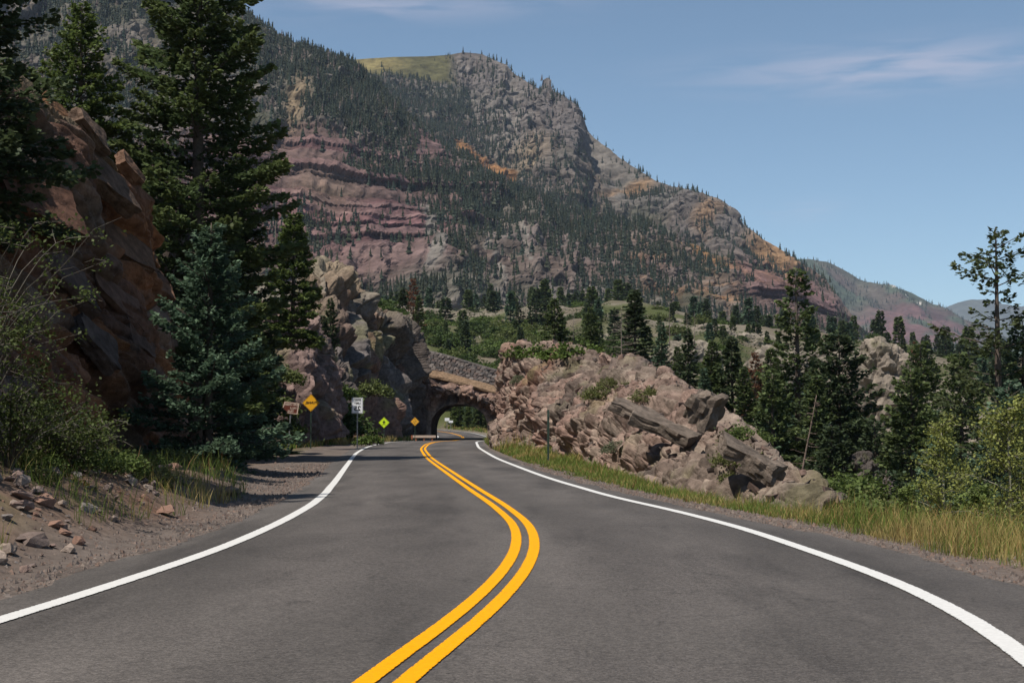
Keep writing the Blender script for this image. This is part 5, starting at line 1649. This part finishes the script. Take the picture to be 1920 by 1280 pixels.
# scrub: low leafy ground cover over the whole bench, nobody could count it
rc = np.random.default_rng(515)
cl_ = []
while len(cl_) < 5200:
    d = rc.uniform(262, 720, 4000); px_ = rc.uniform(560, 1960, 4000)
    x = (px_ - 960) / F * d
    ok = fbm(np.stack([x / 16, d / 16, x * 0 + 1.7], -1), 3, 516) + rc.normal(0, .15, 4000) > .0
    x, d = x[ok], d[ok]
    cl_.extend(np.stack([x, d, ground_z(x, d)], 1).tolist())
cl_ = np.array(cl_[:5200])
sz = rc.uniform(.5, 1.5, len(cl_))
V, Fq, Cc = leaves(rc, cl_ + np.array([0, 0, .35]), (1, 1, 1), 16, .62, (.045, .058, .020), .35)
V = V.reshape(len(cl_), 64, 3); c0 = cl_[:, None, :] + np.array([0, 0, .35])
V = c0 + (V - c0) * (sz[:, None, None] * np.array([.95, .95, .45]))
tag(link("scrub", mk_mesh("scrub", V.reshape(-1, 3), Fq, M_LEAF, Cc)), "low green scrub covering the rocky bench below the mountain", "scrub", kind="stuff")
# plants growing on the outcrop
for px_, py_, sc, kd, lab in ((1120, 745, 1.0, 1, "olive shrub in the middle of the pink outcrop face"), (1245, 758, 1.1, 1, "olive shrub behind the jutting grey ledge"), (1285, 775, 1.2, 1, "wide olive shrub left of the square crest block"), (1215, 750, .9, 1, "olive shrub left of the jutting grey ledge"), (1385, 868, .9, 1, "olive shrub on the grey ledge at the low end of the outcrop"), (1140, 720, .6, 1, "small yellow green shrub high on the outcrop"), (1175, 728, .6, 1, "small yellow green shrub right of its twin high on the outcrop"), (1398, 825, .9, 0, "bright green plant in the notch below the square block"), (1195, 822, .5, 0, "tiny bright green plant low on the outcrop face"), (1018, 718, .8, 2, "pale grey green tuft on the pink face of the outcrop"), (975, 715, .7, 2, "pale tuft nearest the left end of the outcrop"), (1155, 845, .7, 2, "pale tuft low on the outcrop just above the grass"), (1375, 905, .6, 1, "olive tuft under the low grey ledge")):
    q = surf_z(QR, px_, py_)
    put_shrub(q - np.array([0, 0, .12]), SH_NEAR[kd], lab or "small olive shrub rooted in a crack of the outcrop", None if lab else "small shrubs on the outcrop", px_, sc)
for i in range(16):          # sunlit bushes on the bend seen through the arch
    d = rs2.uniform(222, 252); x = float(xr(d)) + 2.2 + rs2.uniform(0, 9) if i % 2 else float(xl(d)) - 3 - rs2.uniform(0, 3)
    put_shrub((x, d, float(ground_z(np.array([x]), np.array([d]))[0]) - .2), SH_FAR[(0, 2)[i % 2]], "sunlit green bush on the bend beyond the tunnel", "bushes beyond the tunnel", i, rs2.uniform(.5, 1.0))
# bushes behind the signs, under the cliffs
for px_, py_, d, sc, kd, lab in ((655, 800, 104, .9, 1, "dark bush behind the speed limit sign"), (628, 770, 106, .9, 0, "green bush climbing the rock cleft left of the speed limit sign"), (640, 735, 112, .7, 0, "light green bush higher in the rock cleft"), (515, 760, 84, .75, 2, "yellow green bush behind the brown guide sign"), (530, 700, 88, .6, 2, "yellow green bush on the pink rock tower's shoulder"), (540, 795, 84, .5, 1, "small bush at the foot of the pink rock tower"), (505, 630, 92, .5, 2, "bright bush on the upper pink tower"), (693, 815, 92, .4, 0, "leafy weed by the pale yellow pedestrian sign"), (700, 730, 128, .8, 2, "lichen green bush on the grey cliff face")):
    a = P(px_, py_, d); put_shrub(a - np.array([0, .6, .6]), SH_FAR[kd], lab, None, px_, sc)
# gorge-edge bushes right
for px_, py_, d, sc, kd in ((1560, 900, 40, 1.4, 0), (1590, 895, 42, 1.5, 0), (1530, 905, 38, 1.1, 0), (1615, 920, 40, 1.2, 1), (1660, 945, 36, 1.2, 1), (1730, 960, 33, 1.0, 0), (1880, 990, 29, 1.3, 0), (1850, 975, 30, 1.6, 0), (1800, 970, 31, 1.3, 1), (1905, 960, 28, 1.7, 0), (1690, 955, 33, 1.2, 0), (1630, 935, 36, 1.3, 0)):
    a = P(px_, py_, d); put_shrub(a - np.array([0, 0, .75]), SH_NEAR[kd], "green bush at the edge of the gorge behind the tall grass", "bushes along the gorge edge", px_, sc)


# left foreground bushes with bare arching branches
def arching_bush(seed, R, H, nst, leafn, size, col):
    r = np.random.default_rng(seed)
    B = MB(); ctr = []
    for k in range(nst):
        a = r.uniform(0, 6.28); L = R * r.uniform(.5, 1.15); hh = H * r.uniform(.45, 1.05)
        t = np.linspace(0, 1, 9)
        wob = np.cumsum(r.normal(0, .03, (9, 3)), 0) * L
        p = np.stack([np.cos(a) * L * t ** 1.3, np.sin(a) * L * t ** 1.3, hh * (1.5 * t - .62 * t * t)], 1) + wob * t[:, None]
        V, fs = tube(p, np.linspace(.014, .003, 9), 5, False)
        B.add(V, fs, np.array([.12, .105, .085]) * r.uniform(.6, 1.25))
        for j in range(5):
            i0 = r.integers(3, 9); q0 = p[i0]
            q1 = q0 + np.array([r.normal(0, .22), r.normal(0, .22), r.uniform(-.1, .22)])
            V, fs = tube(np.stack([q0, (q0 + q1) / 2 + r.normal(0, .02, 3), q1]), [.006, .004, .002], 4, False)
            B.add(V, fs, np.array([.12, .105, .085]) * r.uniform(.6, 1.2))
            if r.random() < .75: ctr.append(q1); ctr.append((q0 + q1) / 2)
    V, Fq, Cc = leaves(r, np.array(ctr), (.09, .09, .07), leafn, size, col, .4)
    return mk_mesh("foliage", V, Fq, M_LEAF, Cc), B.mesh("stems", M_BARK)


for i, (x, y, R, H, ns, ln, lab) in enumerate(((-6.9, 18.2, 1.5, 3.5, 34, 16, "tangled bush of bare arching twigs and sparse leaves at the left edge"), (-6.9, 19.6, 1.15, 1.45, 34, 15, "dense twiggy bush at the foot of the brown cliff"), (-6.7, 21.4, .9, 1.0, 40, 13, "lower twiggy bush beside the dirt bank in the left foreground"), (-6.9, 16.6, 1.1, 2.2, 24, 9, "leafy overhanging bush cut off by the left edge"))):
    z = float(ground_z(np.array([x]), np.array([y]))[0])
    m_ = arching_bush(500 + i, R, H, ns, ln, .055, (.065, .085, .022))
    put_shrub((x, y, z - .05), m_, lab, name="bush")
for i in range(15):
    y = rs2.uniform(17, 34); a = np.interp(y, [13, 22, 34], [2.0, 2.3, 3.4]) + abs(rs2.normal(0, .8)); x = float(xl(y)) - a
    put_shrub((x, y, float(ground_z(np.array([x]), np.array([y]))[0]) - .05), SH_NEAR[i % 2], "low green weed growing on the left bank", "weeds on the left bank", i * 1.9, rs2.uniform(.3, .75), name="weed")
# golden leaved plant by the bank
m_ = shrub_mesh(520, .45, .5, 40, 22, .06, (.26, .16, .025))
put_shrub((-6.15, 19.6, .25), m_, "golden leaved plant under the twiggy bushes by the left bank", name="shrub")

# ------------------------------------------------------------------ grass
rg = np.random.default_rng(9)


def blades(x, y, z, h, wd, cols, seed):
    r = np.random.default_rng(seed)
    M = len(x)
    a = r.uniform(0, 6.28, M); ln = r.uniform(.05, .75, M) * h
    ta = r.uniform(0, 6.28, M)
    ux, uy = np.cos(ta) * wd, np.sin(ta) * wd
    b0 = np.stack([x - ux, y - uy, z], 1); b1 = np.stack([x + ux, y + uy, z], 1)
    mx, my, mz = x + np.cos(a) * ln * .35, y + np.sin(a) * ln * .35, z + h * .55
    m0 = np.stack([mx - ux * .8, my - uy * .8, mz], 1); m1 = np.stack([mx + ux * .8, my + uy * .8, mz], 1)
    tp = np.stack([x + np.cos(a) * ln, y + np.sin(a) * ln, z + h], 1)
    V = np.stack([b0, b1, m1, m0, tp], 1).reshape(-1, 3)
    k = np.arange(M)[:, None] * 5
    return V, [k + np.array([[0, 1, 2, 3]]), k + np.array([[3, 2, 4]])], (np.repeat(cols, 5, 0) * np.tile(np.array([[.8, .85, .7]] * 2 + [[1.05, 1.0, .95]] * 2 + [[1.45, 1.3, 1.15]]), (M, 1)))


def grass_cols(n, dry, r):
    g = np.array([.115, .165, .034]); s = np.array([.32, .26, .105]); rd = np.array([.26, .15, .065])
    c = np.where((r.random(n) < dry)[:, None], s, g)
    c = np.where((r.random(n) < .08)[:, None], rd, c)
    return c * r.uniform(.7, 1.3, (n, 1))


def sow(n, fx, ylo, yhi, pw, hfun, dryf, keep, name, label, seed):
    r = np.random.default_rng(seed)
    y = ylo + (yhi - ylo) * r.random(n) ** pw
    x = fx(y, r)
    # tufts: pull blades together
    p = np.stack([x / .55, y / .55, x * 0], -1)
    cl = fbm(p, 2, seed + 1)
    big = fbm(np.stack([x / 3, y / 3, x * 0], -1), 3, seed + 2)
    ok = (r.random(n) < keep(x, y, cl, big))
    x, y, cl, big = x[ok], y[ok], cl[ok], big[ok]
    z = ground_z(x, y)
    h = hfun(x, y, r) * (.55 + .8 * np.clip(cl + .4, 0, 1)) * r.uniform(.4, 1.15, len(x)) * np.where(r.random(len(x)) < .06, 1.35, 1)
    wd = np.maximum(.0028, .00021 * y) * r.uniform(.7, 1.3, len(x))
    dry = np.clip(dryf(x, y) + 1.3 * big, 0.03, .97)
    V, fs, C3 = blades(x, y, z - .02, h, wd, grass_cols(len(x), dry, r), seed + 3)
    o = link(name, mk_mesh(name, V, fs, M_GRASS, C3))
    return tag(o, label, "grass", kind="stuff")


# right verge: tall, half dry
def r_edge(y): return xr(y) + np.interp(y, [0, 10, 13, 18, 25, 40, 80, 165], [2.6, 2.2, 1.75, 1.35, 1.1, .8, .7, .6])


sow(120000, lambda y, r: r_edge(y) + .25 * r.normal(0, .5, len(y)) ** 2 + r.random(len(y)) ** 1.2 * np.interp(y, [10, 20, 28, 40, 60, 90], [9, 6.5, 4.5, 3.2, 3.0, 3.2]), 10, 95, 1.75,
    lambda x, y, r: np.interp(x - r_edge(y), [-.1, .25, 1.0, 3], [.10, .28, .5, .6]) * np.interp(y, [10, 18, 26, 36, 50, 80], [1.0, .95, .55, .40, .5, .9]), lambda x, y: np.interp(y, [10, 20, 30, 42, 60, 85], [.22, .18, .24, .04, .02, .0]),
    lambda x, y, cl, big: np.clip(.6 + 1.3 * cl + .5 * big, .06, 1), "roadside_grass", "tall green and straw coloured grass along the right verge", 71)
sow(9000, lambda y, r: r_edge(y) + r.random(len(y)) * 3.2, 70, 160, 1.0, lambda x, y, r: np.interp(x - r_edge(y), [0, .6, 2], [.4, .9, 1.2]), lambda x, y: .12 + 0 * y, lambda x, y, cl, big: np.clip(.8 + cl, .3, 1), "verge_grass", "bright green grass at the right foot of the tunnel", 75)
# left verge beyond the gravel pull-out
sow(15000, lambda y, r: xl(y) - np.interp(y, [62, 75, 100, 130, 160], [6.2, 4.6, 2.0, 1.2, .8]) - r.random(len(y)) * np.interp(y, [62, 90, 160], [4, 5, 3]), 66, 160, 1.0, lambda x, y, r: .5 + 0 * y, lambda x, y: .55 + 0 * y, lambda x, y, cl, big: np.clip(.7 + cl, .2, 1), "left_verge_grass", "dry yellow green grass around the feet of the road signs", 81)
# tufts along the left bank
sow(9000, lambda y, r: xl(y) - np.interp(y, [9, 20, 27, 32, 45], [1.6, 1.7, 1.4, 2.2, 4.0]) - r.random(len(y)) ** 1.3 * np.interp(y, [9, 20, 30, 45], [1.8, 2.3, 3.0, 2.5]), 10, 48, 1.0, lambda x, y, r: .38 + 0 * y, lambda x, y: .35 + 0 * y,
    lambda x, y, cl, big: np.where(cl + .6 * big > np.interp(y, [10, 20, 30], [.36, .12, .02]), 1.0, .0), "bank_grass", "scattered grass tufts along the stony left bank", 91)
sow(5000, lambda y, r: xl(y) - 3.5 - r.random(len(y)) * 6 + 0 * y, 195, 232, 1.0, lambda x, y, r: .5 + 0 * y, lambda x, y: .35 + 0 * y, lambda x, y, cl, big: np.clip(.7 + cl, .2, 1), "far_verge_grass", "sunlit grass on the bend beyond the tunnel", 95)
sow(7000, lambda y, r: xr(y) + 1.5 + r.random(len(y)) * 9, 186, 250, 1.0, lambda x, y, r: .5 + 0 * y, lambda x, y: .4 + 0 * y, lambda x, y, cl, big: np.clip(.7 + cl, .2, 1), "far_bank_grass", "pale grass on the outer side of the bend beyond the tunnel", 97)

# ------------------------------------------------------------------ loose rocks
ROCKCOL = [(.20, .14, .117), (.165, .125, .11), (.25, .195, .16), (.14, .105, .09), (.215, .128, .094), (.187, .16, .147)]


def loose_rock_mesh(seed):
    r = random.Random(seed + 1)
    me = bpy.data.meshes.new("rock")
    bm = bmesh.new()
    for _ in range(13):
        q = Vector((r.gauss(0, 1), r.gauss(0, 1), r.gauss(0, 1))).normalized() * r.uniform(.42, .58)
        bm.verts.new(q)
    bmesh.ops.convex_hull(bm, input=bm.verts[:])
    bmesh.ops.delete(bm, geom=[v_ for v_ in bm.verts if not v_.link_faces], context="VERTS")
    bmesh.ops.triangulate(bm, faces=bm.faces[:])
    bmesh.ops.subdivide_edges(bm, edges=bm.edges[:], cuts=1)
    for v_ in bm.verts: v_.co += Vector((r.uniform(-1, 1), r.uniform(-1, 1), r.uniform(-1, 1))) * .035
    bm.to_mesh(me); bm.free()
    a = me.color_attributes.get("Col") or me.color_attributes.new("Col", "FLOAT_COLOR", "POINT")
    cc = ROCKCOL[seed % 6]
    a.data.foreach_set("color", np.tile([*cc, 1.0], len(me.vertices)).astype(np.float32))
    if not me.materials: me.materials.append(M_STONE)
    return me


RM = [loose_rock_mesh(700 + i) for i in range(18)]
rr_ = random.Random(12)


def put_rock(x, y, s, label, group=None, dz=0.0, i=None):
    o = bpy.data.objects.new("rock", RM[rr_.randrange(18) if i is None else i])
    COL.objects.link(o)
    z = float(ground_z(np.array([x]), np.array([y]))[0])
    o.location = (x, y, z + s * .18 + dz)
    o.rotation_euler = (rr_.uniform(-.4, .4), rr_.uniform(-.4, .4), rr_.uniform(0, 6.28))
    o.scale = (s * rr_.uniform(.8, 1.3), s * rr_.uniform(.7, 1.1), s * rr_.uniform(.5, .8))
    return tag(o, label, "rock", group)


put_rock(-4.62, 13.6, .17, "pale tan rock nearest the asphalt in the left rubble", i=2)
put_rock(-5.35, 18.1, .27, "large pinkish rock under the golden leaved plant", i=1)
put_rock(-6.0, 17.4, .24, "reddish rock at the head of the rubble by the dirt bank", i=4)
put_rock(-5.05, 20.8, .36, "flat pinkish rock among the grass at the bank's foot", i=0)
put_rock(-5.6, 15.2, .2, "grey brown rock in the middle of the left rubble", i=5)
put_rock(-5.2, 26.5, .4, "weathered rock beside the big grass tuft on the left", i=3)
for i in range(230):
    y = 10.5 + 14 * rr_.random() ** 1.2
    a = (1.0 + .12 * (y - 10)) * .9 + abs(rr_.gauss(0, 1.0))
    put_rock(float(xl(y)) - a, y, rr_.choice((.05, .06, .07, .09, .12, .16, .22)) * rr_.uniform(.8, 1.3), "small angular stone in the roadside rubble on the left", "stones in the left roadside rubble")
for i in range(46):
    y = rr_.uniform(24, 60)
    a = float(np.interp(y, [24, 35, 60], [2.0, 3.2, 6.5])) + abs(rr_.gauss(0, 1.2))
    put_rock(float(xl(y)) - a, y, rr_.uniform(.08, .32), "stone lying along the foot of the left cliff", "stones under the left cliff")
# fine gravel at both asphalt edges
M_ = MB(); rg = np.random.default_rng(55)
tet = np.array([[0, 0, 1], [.94, 0, -.33], [-.47, .82, -.33], [-.47, -.82, -.33]]) ; tf = np.array([[0, 1, 2], [0, 2, 3], [0, 3, 1], [1, 3, 2]])
n = 14000
y = 6 + 44 * rg.random(n) ** 1.8
side = rg.random(n) < .6
x = np.where(side, edge_l(y) + .05 - np.abs(rg.normal(0, .9, n)), edge_r(y) - .05 + np.abs(rg.normal(0, .55, n)))
z = ground_z(x, y)
s = (.010 + .022 * rg.random(n) ** 3) * (1 + .02 * y)
rot = rg.uniform(0, 6.28, n)
V = tet[None] * s[:, None, None] * rg.uniform(.6, 1.3, (n, 4, 1))
Vx = V[..., 0] * np.cos(rot)[:, None] - V[..., 1] * np.sin(rot)[:, None]; Vy = V[..., 0] * np.sin(rot)[:, None] + V[..., 1] * np.cos(rot)[:, None]
V = np.stack([Vx + x[:, None], Vy + y[:, None], V[..., 2] * .7 + (z + s * .3)[:, None] + np.where((x > edge_l(y)) & (x < edge_r(y)), .03, 0)[:, None]], -1)
gc = np.array([.115, .092, .078]) * .6 + .4 * np.array(ROCKCOL)[rg.integers(0, 6, n)] * rg.uniform(.7, 1.3, (n, 1))
tag(link("gravel", mk_mesh("gravel", V, (tf[None] + np.arange(n)[:, None, None] * 4).reshape(-1, 3), M_STONE, np.repeat(gc, 4, 0))), "loose gravel along the edges of the asphalt", "gravel", kind="stuff")
# lit top edge of the left bank, modelled as a thin tube
V, fs = tube(np.array([P(105, 815, 24), P(170, 838, 24.6), P(240, 880, 25.2), P(318, 930, 25.8)]), [.06, .06, .055, .04], 9)
tag(link("lit_bank_edge", mk_mesh("lit_bank_edge", V, fs, M_BARK, np.zeros(V.shape) + np.array([.20, .13, .09]))), "lit bank edge modelled as a thin tube down the left bank", "bank edge")

# ------------------------------------------------------------------ signs (the photograph is mirrored, so is the lettering)
M_POST = flat_mat("galvanised_steel", (.34, .34, .33), .45, .5, .6)
M_GPOST = flat_mat("green_post_paint", (.035, .06, .042), .6)
M_SBACK = flat_mat("sign_aluminium", (.45, .45, .45), .4, .5, .7)
M_SY = flat_mat("sign_yellow", (.75, .36, .012), .45, .4)
M_SO = flat_mat("sign_amber", (.78, .38, .03), .45, .4)
M_SG = flat_mat("sign_lime", (.60, .78, .02), .45, .4)
M_SW = flat_mat("sign_white", (.72, .72, .72), .45, .4)
M_SB = flat_mat("sign_brown", (.115, .028, .014), .5, .4)
M_INK = flat_mat("sign_black", (.012, .012, .012), .5, .3)
M_CREAM = flat_mat("sign_cream", (.55, .42, .33), .5, .3)
M_RUSTY = flat_mat("rusty_steel", (.30, .10, .05), .8, .2)


def panel_mesh(name, outline, thick, mat, rnd=0.0):
    """Sign plate: outline in (x, z), facing -y."""
    pts = np.array(outline, float)
    if rnd:
        out = []
        n = len(pts)
        for i in range(n):
            p, a, b2 = pts[i], pts[i - 1], pts[(i + 1) % n]
            pa = p + (a - p) / np.linalg.norm(a - p) * rnd; pb = p + (b2 - p) / np.linalg.norm(b2 - p) * rnd
            for t in np.linspace(0, 1, 5): out.append((1 - t) ** 2 * pa + 2 * t * (1 - t) * p + t * t * pb)
        pts = np.array(out)
    bm = bmesh.new()
    f = [bm.verts.new((p[0], -thick / 2, p[1])) for p in pts]; bk = [bm.verts.new((p[0], thick / 2, p[1])) for p in pts]
    bm.faces.new(f); bm.faces.new(bk[::-1])
    for i in range(len(pts)):
        j = (i + 1) % len(pts); bm.faces.new((f[j], f[i], bk[i], bk[j]))
    bmesh.ops.recalc_face_normals(bm, faces=bm.faces[:])
    me = bpy.data.meshes.new(name); bm.to_mesh(me); bm.free(); me.materials.append(mat)
    return me


def frame_mesh(name, outline, wd, mat, y=-.0035, rnd=.02):
    """Thin printed border just proud of the plate."""
    pts = np.array(outline, float); ctr = pts.mean(0)
    B = MB(); n = len(pts)
    sc = 1 - wd / np.min(np.linalg.norm((pts + np.roll(pts, -1, 0)) / 2 - ctr, axis=1))
    inn = ctr + (pts - ctr) * sc
    V = np.concatenate([np.stack([pts[:, 0], np.full(n, y), pts[:, 1]], 1), np.stack([inn[:, 0], np.full(n, y), inn[:, 1]], 1)])
    i = np.arange(n); j = (i + 1) % n
    B.add(V, np.stack([i, j, j + n, i + n], 1))
    return B.mesh(name, mat)


def text_mesh(txt, size, mat, x, z, y=-.006, sx=1.0, bold=.0):
    cu = bpy.data.curves.new("lettering", "FONT")
    cu.body = txt; cu.size = size; cu.align_x = "CENTER"; cu.align_y = "CENTER"; cu.offset = bold; cu.resolution_u = 3; cu.extrude = .001
    ob = bpy.data.objects.new("lettering", cu); COL.objects.link(ob)
    bpy.context.view_layer.update()
    me = bpy.data.meshes.new_from_object(ob.evaluated_get(bpy.context.evaluated_depsgraph_get()))
    bpy.data.objects.remove(ob)
    co = np.zeros(len(me.vertices) * 3, np.float32); me.vertices.foreach_get("co", co); co = co.reshape(-1, 3)
    me.vertices.foreach_set("co", np.stack([-co[:, 0] * sx + x, np.full(len(co), y) - co[:, 2], co[:, 1] + z], 1).astype(np.float32).ravel())   # mirrored, upright
    me.materials.clear(); me.materials.append(mat); me.name = "lettering"; me.update()
    return me


def post_mesh(h, wd=.06, mat=None, lean=0.0):
    B = MB()
    for dx, s in ((-.35, .3), (.35, .3)): B.box((dx * wd + 0, 0.02, h / 2), (wd * .3, wd * .55, h))
    B.box((0, .004 + .02, h / 2), (wd * .42, wd * .18, h))
    for k in range(8): B.box((0, -.012 + .02, h * (.55 + .05 * k)), (wd * .16, .006, .012))
    return B.mesh("post", mat or M_POST)


def sign(name, label, px_, pyc, d, outline, mat, postbase_py=None, rz=0.0, texts=(), border=None, extra=(), post_mat=None, tilt=0.0, rnd=.03):
    c = P(px_, pyc, d)
    zg = float(ground_z(np.array([c[0]]), np.array([d]))[0])
    t = empty(name, (c[0], d, zg), rz)
    t.rotation_euler = (0, tilt, rz)
    h = c[2] - zg
    hh = max(p[1] for p in outline)
    link("post", post_mesh(h + hh * .75, mat=post_mat), t, (0, .03, -.2))
    pl = link("panel", panel_mesh("panel", outline, .004, mat, rnd), t, (0, 0, h))
    if border: link("border", frame_mesh("border", np.array(outline) * border[0], border[1], border[2]), pl)
    for a in texts: link("lettering", text_mesh(*a), pl)
    for nm, me in extra: link(nm, me, pl)
    return tag(t, label, "sign")


def diamond(s): r = s / math.sqrt(2); return [(0, -r), (r, 0), (0, r), (-r, 0)]


def rect(w_, h_): return [(-w_ / 2, -h_ / 2), (w_ / 2, -h_ / 2), (w_ / 2, h_ / 2), (-w_ / 2, h_ / 2)]


D1 = 76.0
sign("guide_sign", "brown guide sign with cream lettering leaning on a grey post", 541, 764, D1, [(-.52, -.29), (.40, -.35), (.46, .27), (-.36, .33)], M_SB, texts=[("BEAR CREEK", .17, M_CREAM, .06, .17, -.006, .82, .004), ("FALLS", .15, M_CREAM, .14, -.02, -.006, .9, .004), ("TRAIL", .15, M_CREAM, .0, -.19, -.006, .9, .004)],
     border=(.95, .035, M_CREAM), tilt=.05, rnd=.03)
sign("warning_sign", "orange yellow diamond sign lettered for the tunnel", 583, 755, 80, diamond(.70), M_SY, texts=[("TUNNEL", .185, M_INK, 0, 0, -.006, .92, .006)], border=(.95, .014, M_INK), post_mat=M_GPOST)
sign("speed_limit_sign", "white speed limit sign on a steel post by the left verge", 670, 760, 78, rect(.61, .86), M_SW, texts=[("SPEED", .155, M_INK, 0, .30, -.006, .95, .004), ("LIMIT", .155, M_INK, 0, .12, -.006, .95, .004), ("25", .36, M_INK, 0, -.17, -.006, 1.05, .010)], border=(.94, .014, M_INK))
# walking figure for the lime sign
wp = []
def poly(mb, pts, y=-.006):
    pts = np.array(pts, float); V = np.stack([pts[:, 0], np.full(len(pts), y), pts[:, 1]], 1)
    k = np.arange(1, len(pts) - 1)
    mb.add(V, np.stack([np.zeros_like(k), k, k + 1], 1))
B = MB()
poly(B, [(.03 * math.cos(a), .17 + .035 * math.sin(a)) for a in np.linspace(0, 6.28, 12, endpoint=False)])
poly(B, [(-.05, .12), (-.055, -.02), (.045, -.02), (.05, .12)])
poly(B, [(-.05, -.018), (-.12, -.2), (-.07, -.2), (.0, -.018)]); poly(B, [(0, -.018), (.06, -.2), (.11, -.2), (.045, -.018)])
poly(B, [(.05, .118), (.13, .0), (.10, -.02), (.03, .06)]); poly(B, [(-.05, .118), (-.13, .02), (-.10, 0), (-.03, .06)])
walk = B.mesh("walking_figure", M_INK)
sign("pedestrian_sign", "fluorescent lime diamond sign with a black walking figure", 720, 792, 112, diamond(.62), M_SG, border=(.94, .014, M_INK), extra=[("walking_figure", walk)], post_mat=M_GPOST)
B = MB()
for sx_ in (-1, 1):
    cx = .085 * sx_
    poly(B, [(cx - .02, -.08), (cx + .02, -.08), (cx + .02, .06), (cx - .02, .06)]); 
    s2 = sx_
    poly(B, [(cx - .05, .06 * s2), (cx + .05, .06 * s2), (cx, .12 * s2)][::s2])
poly(B, [(-.03, .17), (.03, .17), (.03, .24), (-.03, .24)]); poly(B, [(-.05, -.22), (.05, -.22), (.04, -.15), (-.04, -.15)])
sign("two_way_sign", "small amber diamond sign with black marks by the tunnel's dark pillar", 778, 790, 128, diamond(.56), M_SO, border=(.93, .014, M_INK), extra=[("arrows", B.mesh("arrows", M_INK))], post_mat=M_GPOST)
# delineator post right of the road
c = P(1028, 858, 52); zt = P(1028, 768, 52)[2]; zg = float(ground_z(np.array([c[0]]), np.array([52.0]))[0])
t = empty("marker_post", (c[0], 52, zg)); tag(t, "dark green steel marker post in the grass before the outcrop", "marker post")
link("post", post_mesh(zt - zg + .2, .075, M_GPOST), t, (0, 0, -.2))
B = MB(); B.box((0, -.012, zt - zg - .16), (.07, .006, .22)); link("reflector", B.mesh("reflector", M_GPOST), t)
# route marker boards beyond the tunnel
t = empty("route_marker", (P(842, 790, 228)[0], 228, float(ground_z(np.array([P(842, 790, 228)[0]]), np.array([228.0]))[0])))
tag(t, "pair of pale route boards on posts seen through the tunnel", "sign")
for dx, dz, w2, h2 in ((-.32, 1.95, .75, .5), (.28, 1.60, .7, .36)):
    link("panel", panel_mesh("panel", rect(w2, h2), .006, M_SW, .06), t, (dx, 0, dz)); link("post", post_mesh(dz, .07), t, (dx, .03, 0))
# low barrier at the foot of the pillar
t = empty("crash_barrier", (P(795, 822, 140)[0], 140, float(zr(140)))); tag(t, "low rusty crash barrier with a reddish end at the pillar's foot", "barrier")
B = MB()
for zz, hh in ((.40, .10), (.53, .10), (.47, .05)): B.box((0, .02 if hh < .08 else 0, zz), (2.3, .05, hh))
link("rail", B.mesh("rail", M_CREAM), t)
B = MB(); B.box((-1.2, 0, .38), (.16, .10, .42)); link("end_terminal", B.mesh("end_terminal", M_RUSTY), t)
for dx in (-.8, 0, .8):
    B = MB(); B.box((dx, .1, .25), (.12, .14, .55)); link("post", B.mesh("post", M_RUSTY), t)

# ------------------------------------------------------------------ haze
bm = bmesh.new()
bmesh.ops.create_cube(bm, size=1)
me = bpy.data.meshes.new("haze"); bm.to_mesh(me); bm.free()
hz = link("haze", me)
hz.scale = (70000, 70000, 960); hz.location = (0, 0, 960 / 2 - 60)
tag(hz, kind="stuff")
m = bpy.data.materials.new("haze_air"); m.use_nodes = True
t = m.node_tree
for n in list(t.nodes): t.nodes.remove(n)
out = N(t, "ShaderNodeOutputMaterial"); pv = N(t, "ShaderNodeVolumePrincipled")
pv.inputs["Color"].default_value = (.62, .76, 1.0, 1); pv.inputs["Density"].default_value = 0.000036; pv.inputs["Anisotropy"].default_value = 0.0
t.links.new(pv.outputs[0], out.inputs["Volume"])
me.materials.append(m)
